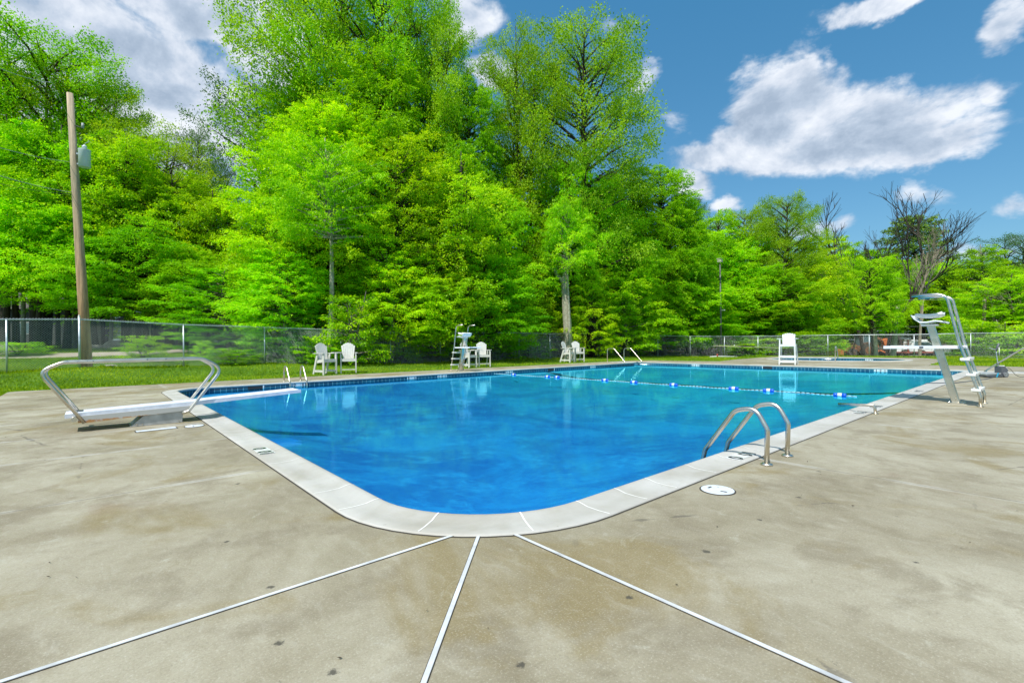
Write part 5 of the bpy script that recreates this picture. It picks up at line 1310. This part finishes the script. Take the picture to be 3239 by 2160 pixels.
# ------------------------------------------------------------------ grass blades and litter
def lawn(name, label, n_, sampler, hgt, seed):
    rg = np.random.default_rng(seed); P = sampler(rg, n_); n_ = len(P)
    D = rg.normal(0, .45, (n_, 3)); D[:, 2] = 1; NN = rg.normal(0, 1, (n_, 3)); NN[:, 2] = .2
    patch = .5 + .18 * np.sin(P[:, 0] * .8 + np.sin(P[:, 1] * .6) * 2) + .12 * np.sin(P[:, 1] * 1.7 + P[:, 0] * .9)
    me = leaf_mesh('grass', P, D, NN, hgt * rg.uniform(.5, 1.3, n_), 'grass_blade', np.clip(patch + rg.normal(0, .2, n_), 0, 1), asp=.30)
    o = bpy.data.objects.new(name, me); COL.objects.link(o); return tag(o, label, 'grass', kind='stuff')
GXs = XS; 
zg = np.array([[gz(x, y) for x in np.arange(-30, 64, 1.)] for y in np.arange(-4, 60, 1.)])
def gzf(x, y):
    i = np.clip((x + 30).astype(int), 0, 92); j = np.clip((y + 4).astype(int), 0, 62); fx_ = x + 30 - i; fy_ = y + 4 - j
    return zg[j, i] * (1 - fx_) * (1 - fy_) + zg[j, i + 1] * fx_ * (1 - fy_) + zg[j + 1, i] * (1 - fx_) * fy_ + zg[j + 1, i + 1] * fx_ * fy_
DK = DECK
def inside_np(x, y, L):
    c = np.zeros(len(x), bool); j = len(L) - 1
    for i in range(len(L)):
        xi, yi, xj, yj = *L[i], *L[j]; cond = ((yi > y) != (yj > y)) & (x < (xj - xi) * (y - yi) / (yj - yi + 1e-12) + xi); c ^= cond; j = i
    return c
PATHS = [[gp(-400, 25.5), gp(0, 25.6), gp(200, 26.6), gp(420, 28.4), gp(600, 30.5), gp(760, 33)], [gp(2100, 33.6), gp(2200, 33.4), gp(2300, 33.0), gp(2500, 32.0), gp(2900, 30)]]
def near_path(x, y, wd):
    m = np.zeros(len(x), bool)
    for L in PATHS:
        for i in range(len(L) - 1):
            a, b = np.array(L[i][:2]), np.array(L[i + 1][:2]); d = b - a; t = np.clip(((x - a[0]) * d[0] + (y - a[1]) * d[1]) / (d @ d), 0, 1)
            m |= np.hypot(x - a[0] - t * d[0], y - a[1] - t * d[1]) < wd
    return m
def samp(rg, n_):
    # camera-facing wedge, denser near the camera
    Yd = 12 + 34 * rg.random(n_) ** 1.25; lat = rg.uniform(-1.12, 1.12, n_) * Yd
    x = FW.x * Yd + RT.x * lat; y = FW.y * Yd + RT.y * lat
    ok = ~inside_np(x, y, DK) & ~near_path(x, y, 1.5) & (x > -29) & (x < 62) & (y > -3) & (y < 58)
    x, y = x[ok], y[ok]; return np.stack([x, y, gzf(x, y) - .005], 1)
lawn('grass', 'mown green lawn grass around the deck', 420000, samp, .065, 5)
def samp2(rg, n_):
    out = []
    for L in (PZ1, PZ2):
        for i in range(len(L) - 1):
            a, b = L[i], L[i + 1]; m = int(n_ * (b - a).length / 75); t = rg.random(m); o_ = rg.normal(0, .10, m); d = (b - a).normalized()
            out.append(np.stack([a.x + (b.x - a.x) * t - d.y * o_, a.y + (b.y - a.y) * t + d.x * o_], 1))
    q = np.concatenate(out); ok = np.sin(q[:, 0] * 3.1) + np.sin(q[:, 0] * 1.3 + q[:, 1]) > -.4; q = q[ok]; return np.stack([q[:, 0], q[:, 1], gzf(q[:, 0], q[:, 1])], 1)
lawn('fence_weeds', 'taller unmown grass along the foot of the fence', 14000, samp2, .13, 6)
# leaf litter scattered on the deck
rg = np.random.default_rng(9); n_ = 330
s = rg.uniform(-1.6, 9, n_); t = rg.uniform(-1.5, 12, n_)
ok = (~((s > 1.2) & (t > 1.95))) & (s * FW.x + t * FW.y > 1.2); s, t = s[ok], t[ok]; n_ = len(s)
P = np.stack([s, t, np.full(n_, .006)], 1); D = rg.normal(0, 1, (n_, 3)); D[:, 2] = .15; NN = rg.normal(0, .25, (n_, 3)); NN[:, 2] = 1
mat('litter', (.07, .05, .03), .9)
me = leaf_mesh('litter', P, D, NN, rg.uniform(.006, .024, n_), 'litter', np.zeros(n_), asp=.5)
o = bpy.data.objects.new('leaf_litter', me); COL.objects.link(o); tag(o, 'tiny dark bits of leaf litter scattered on the concrete', 'litter', kind='stuff')
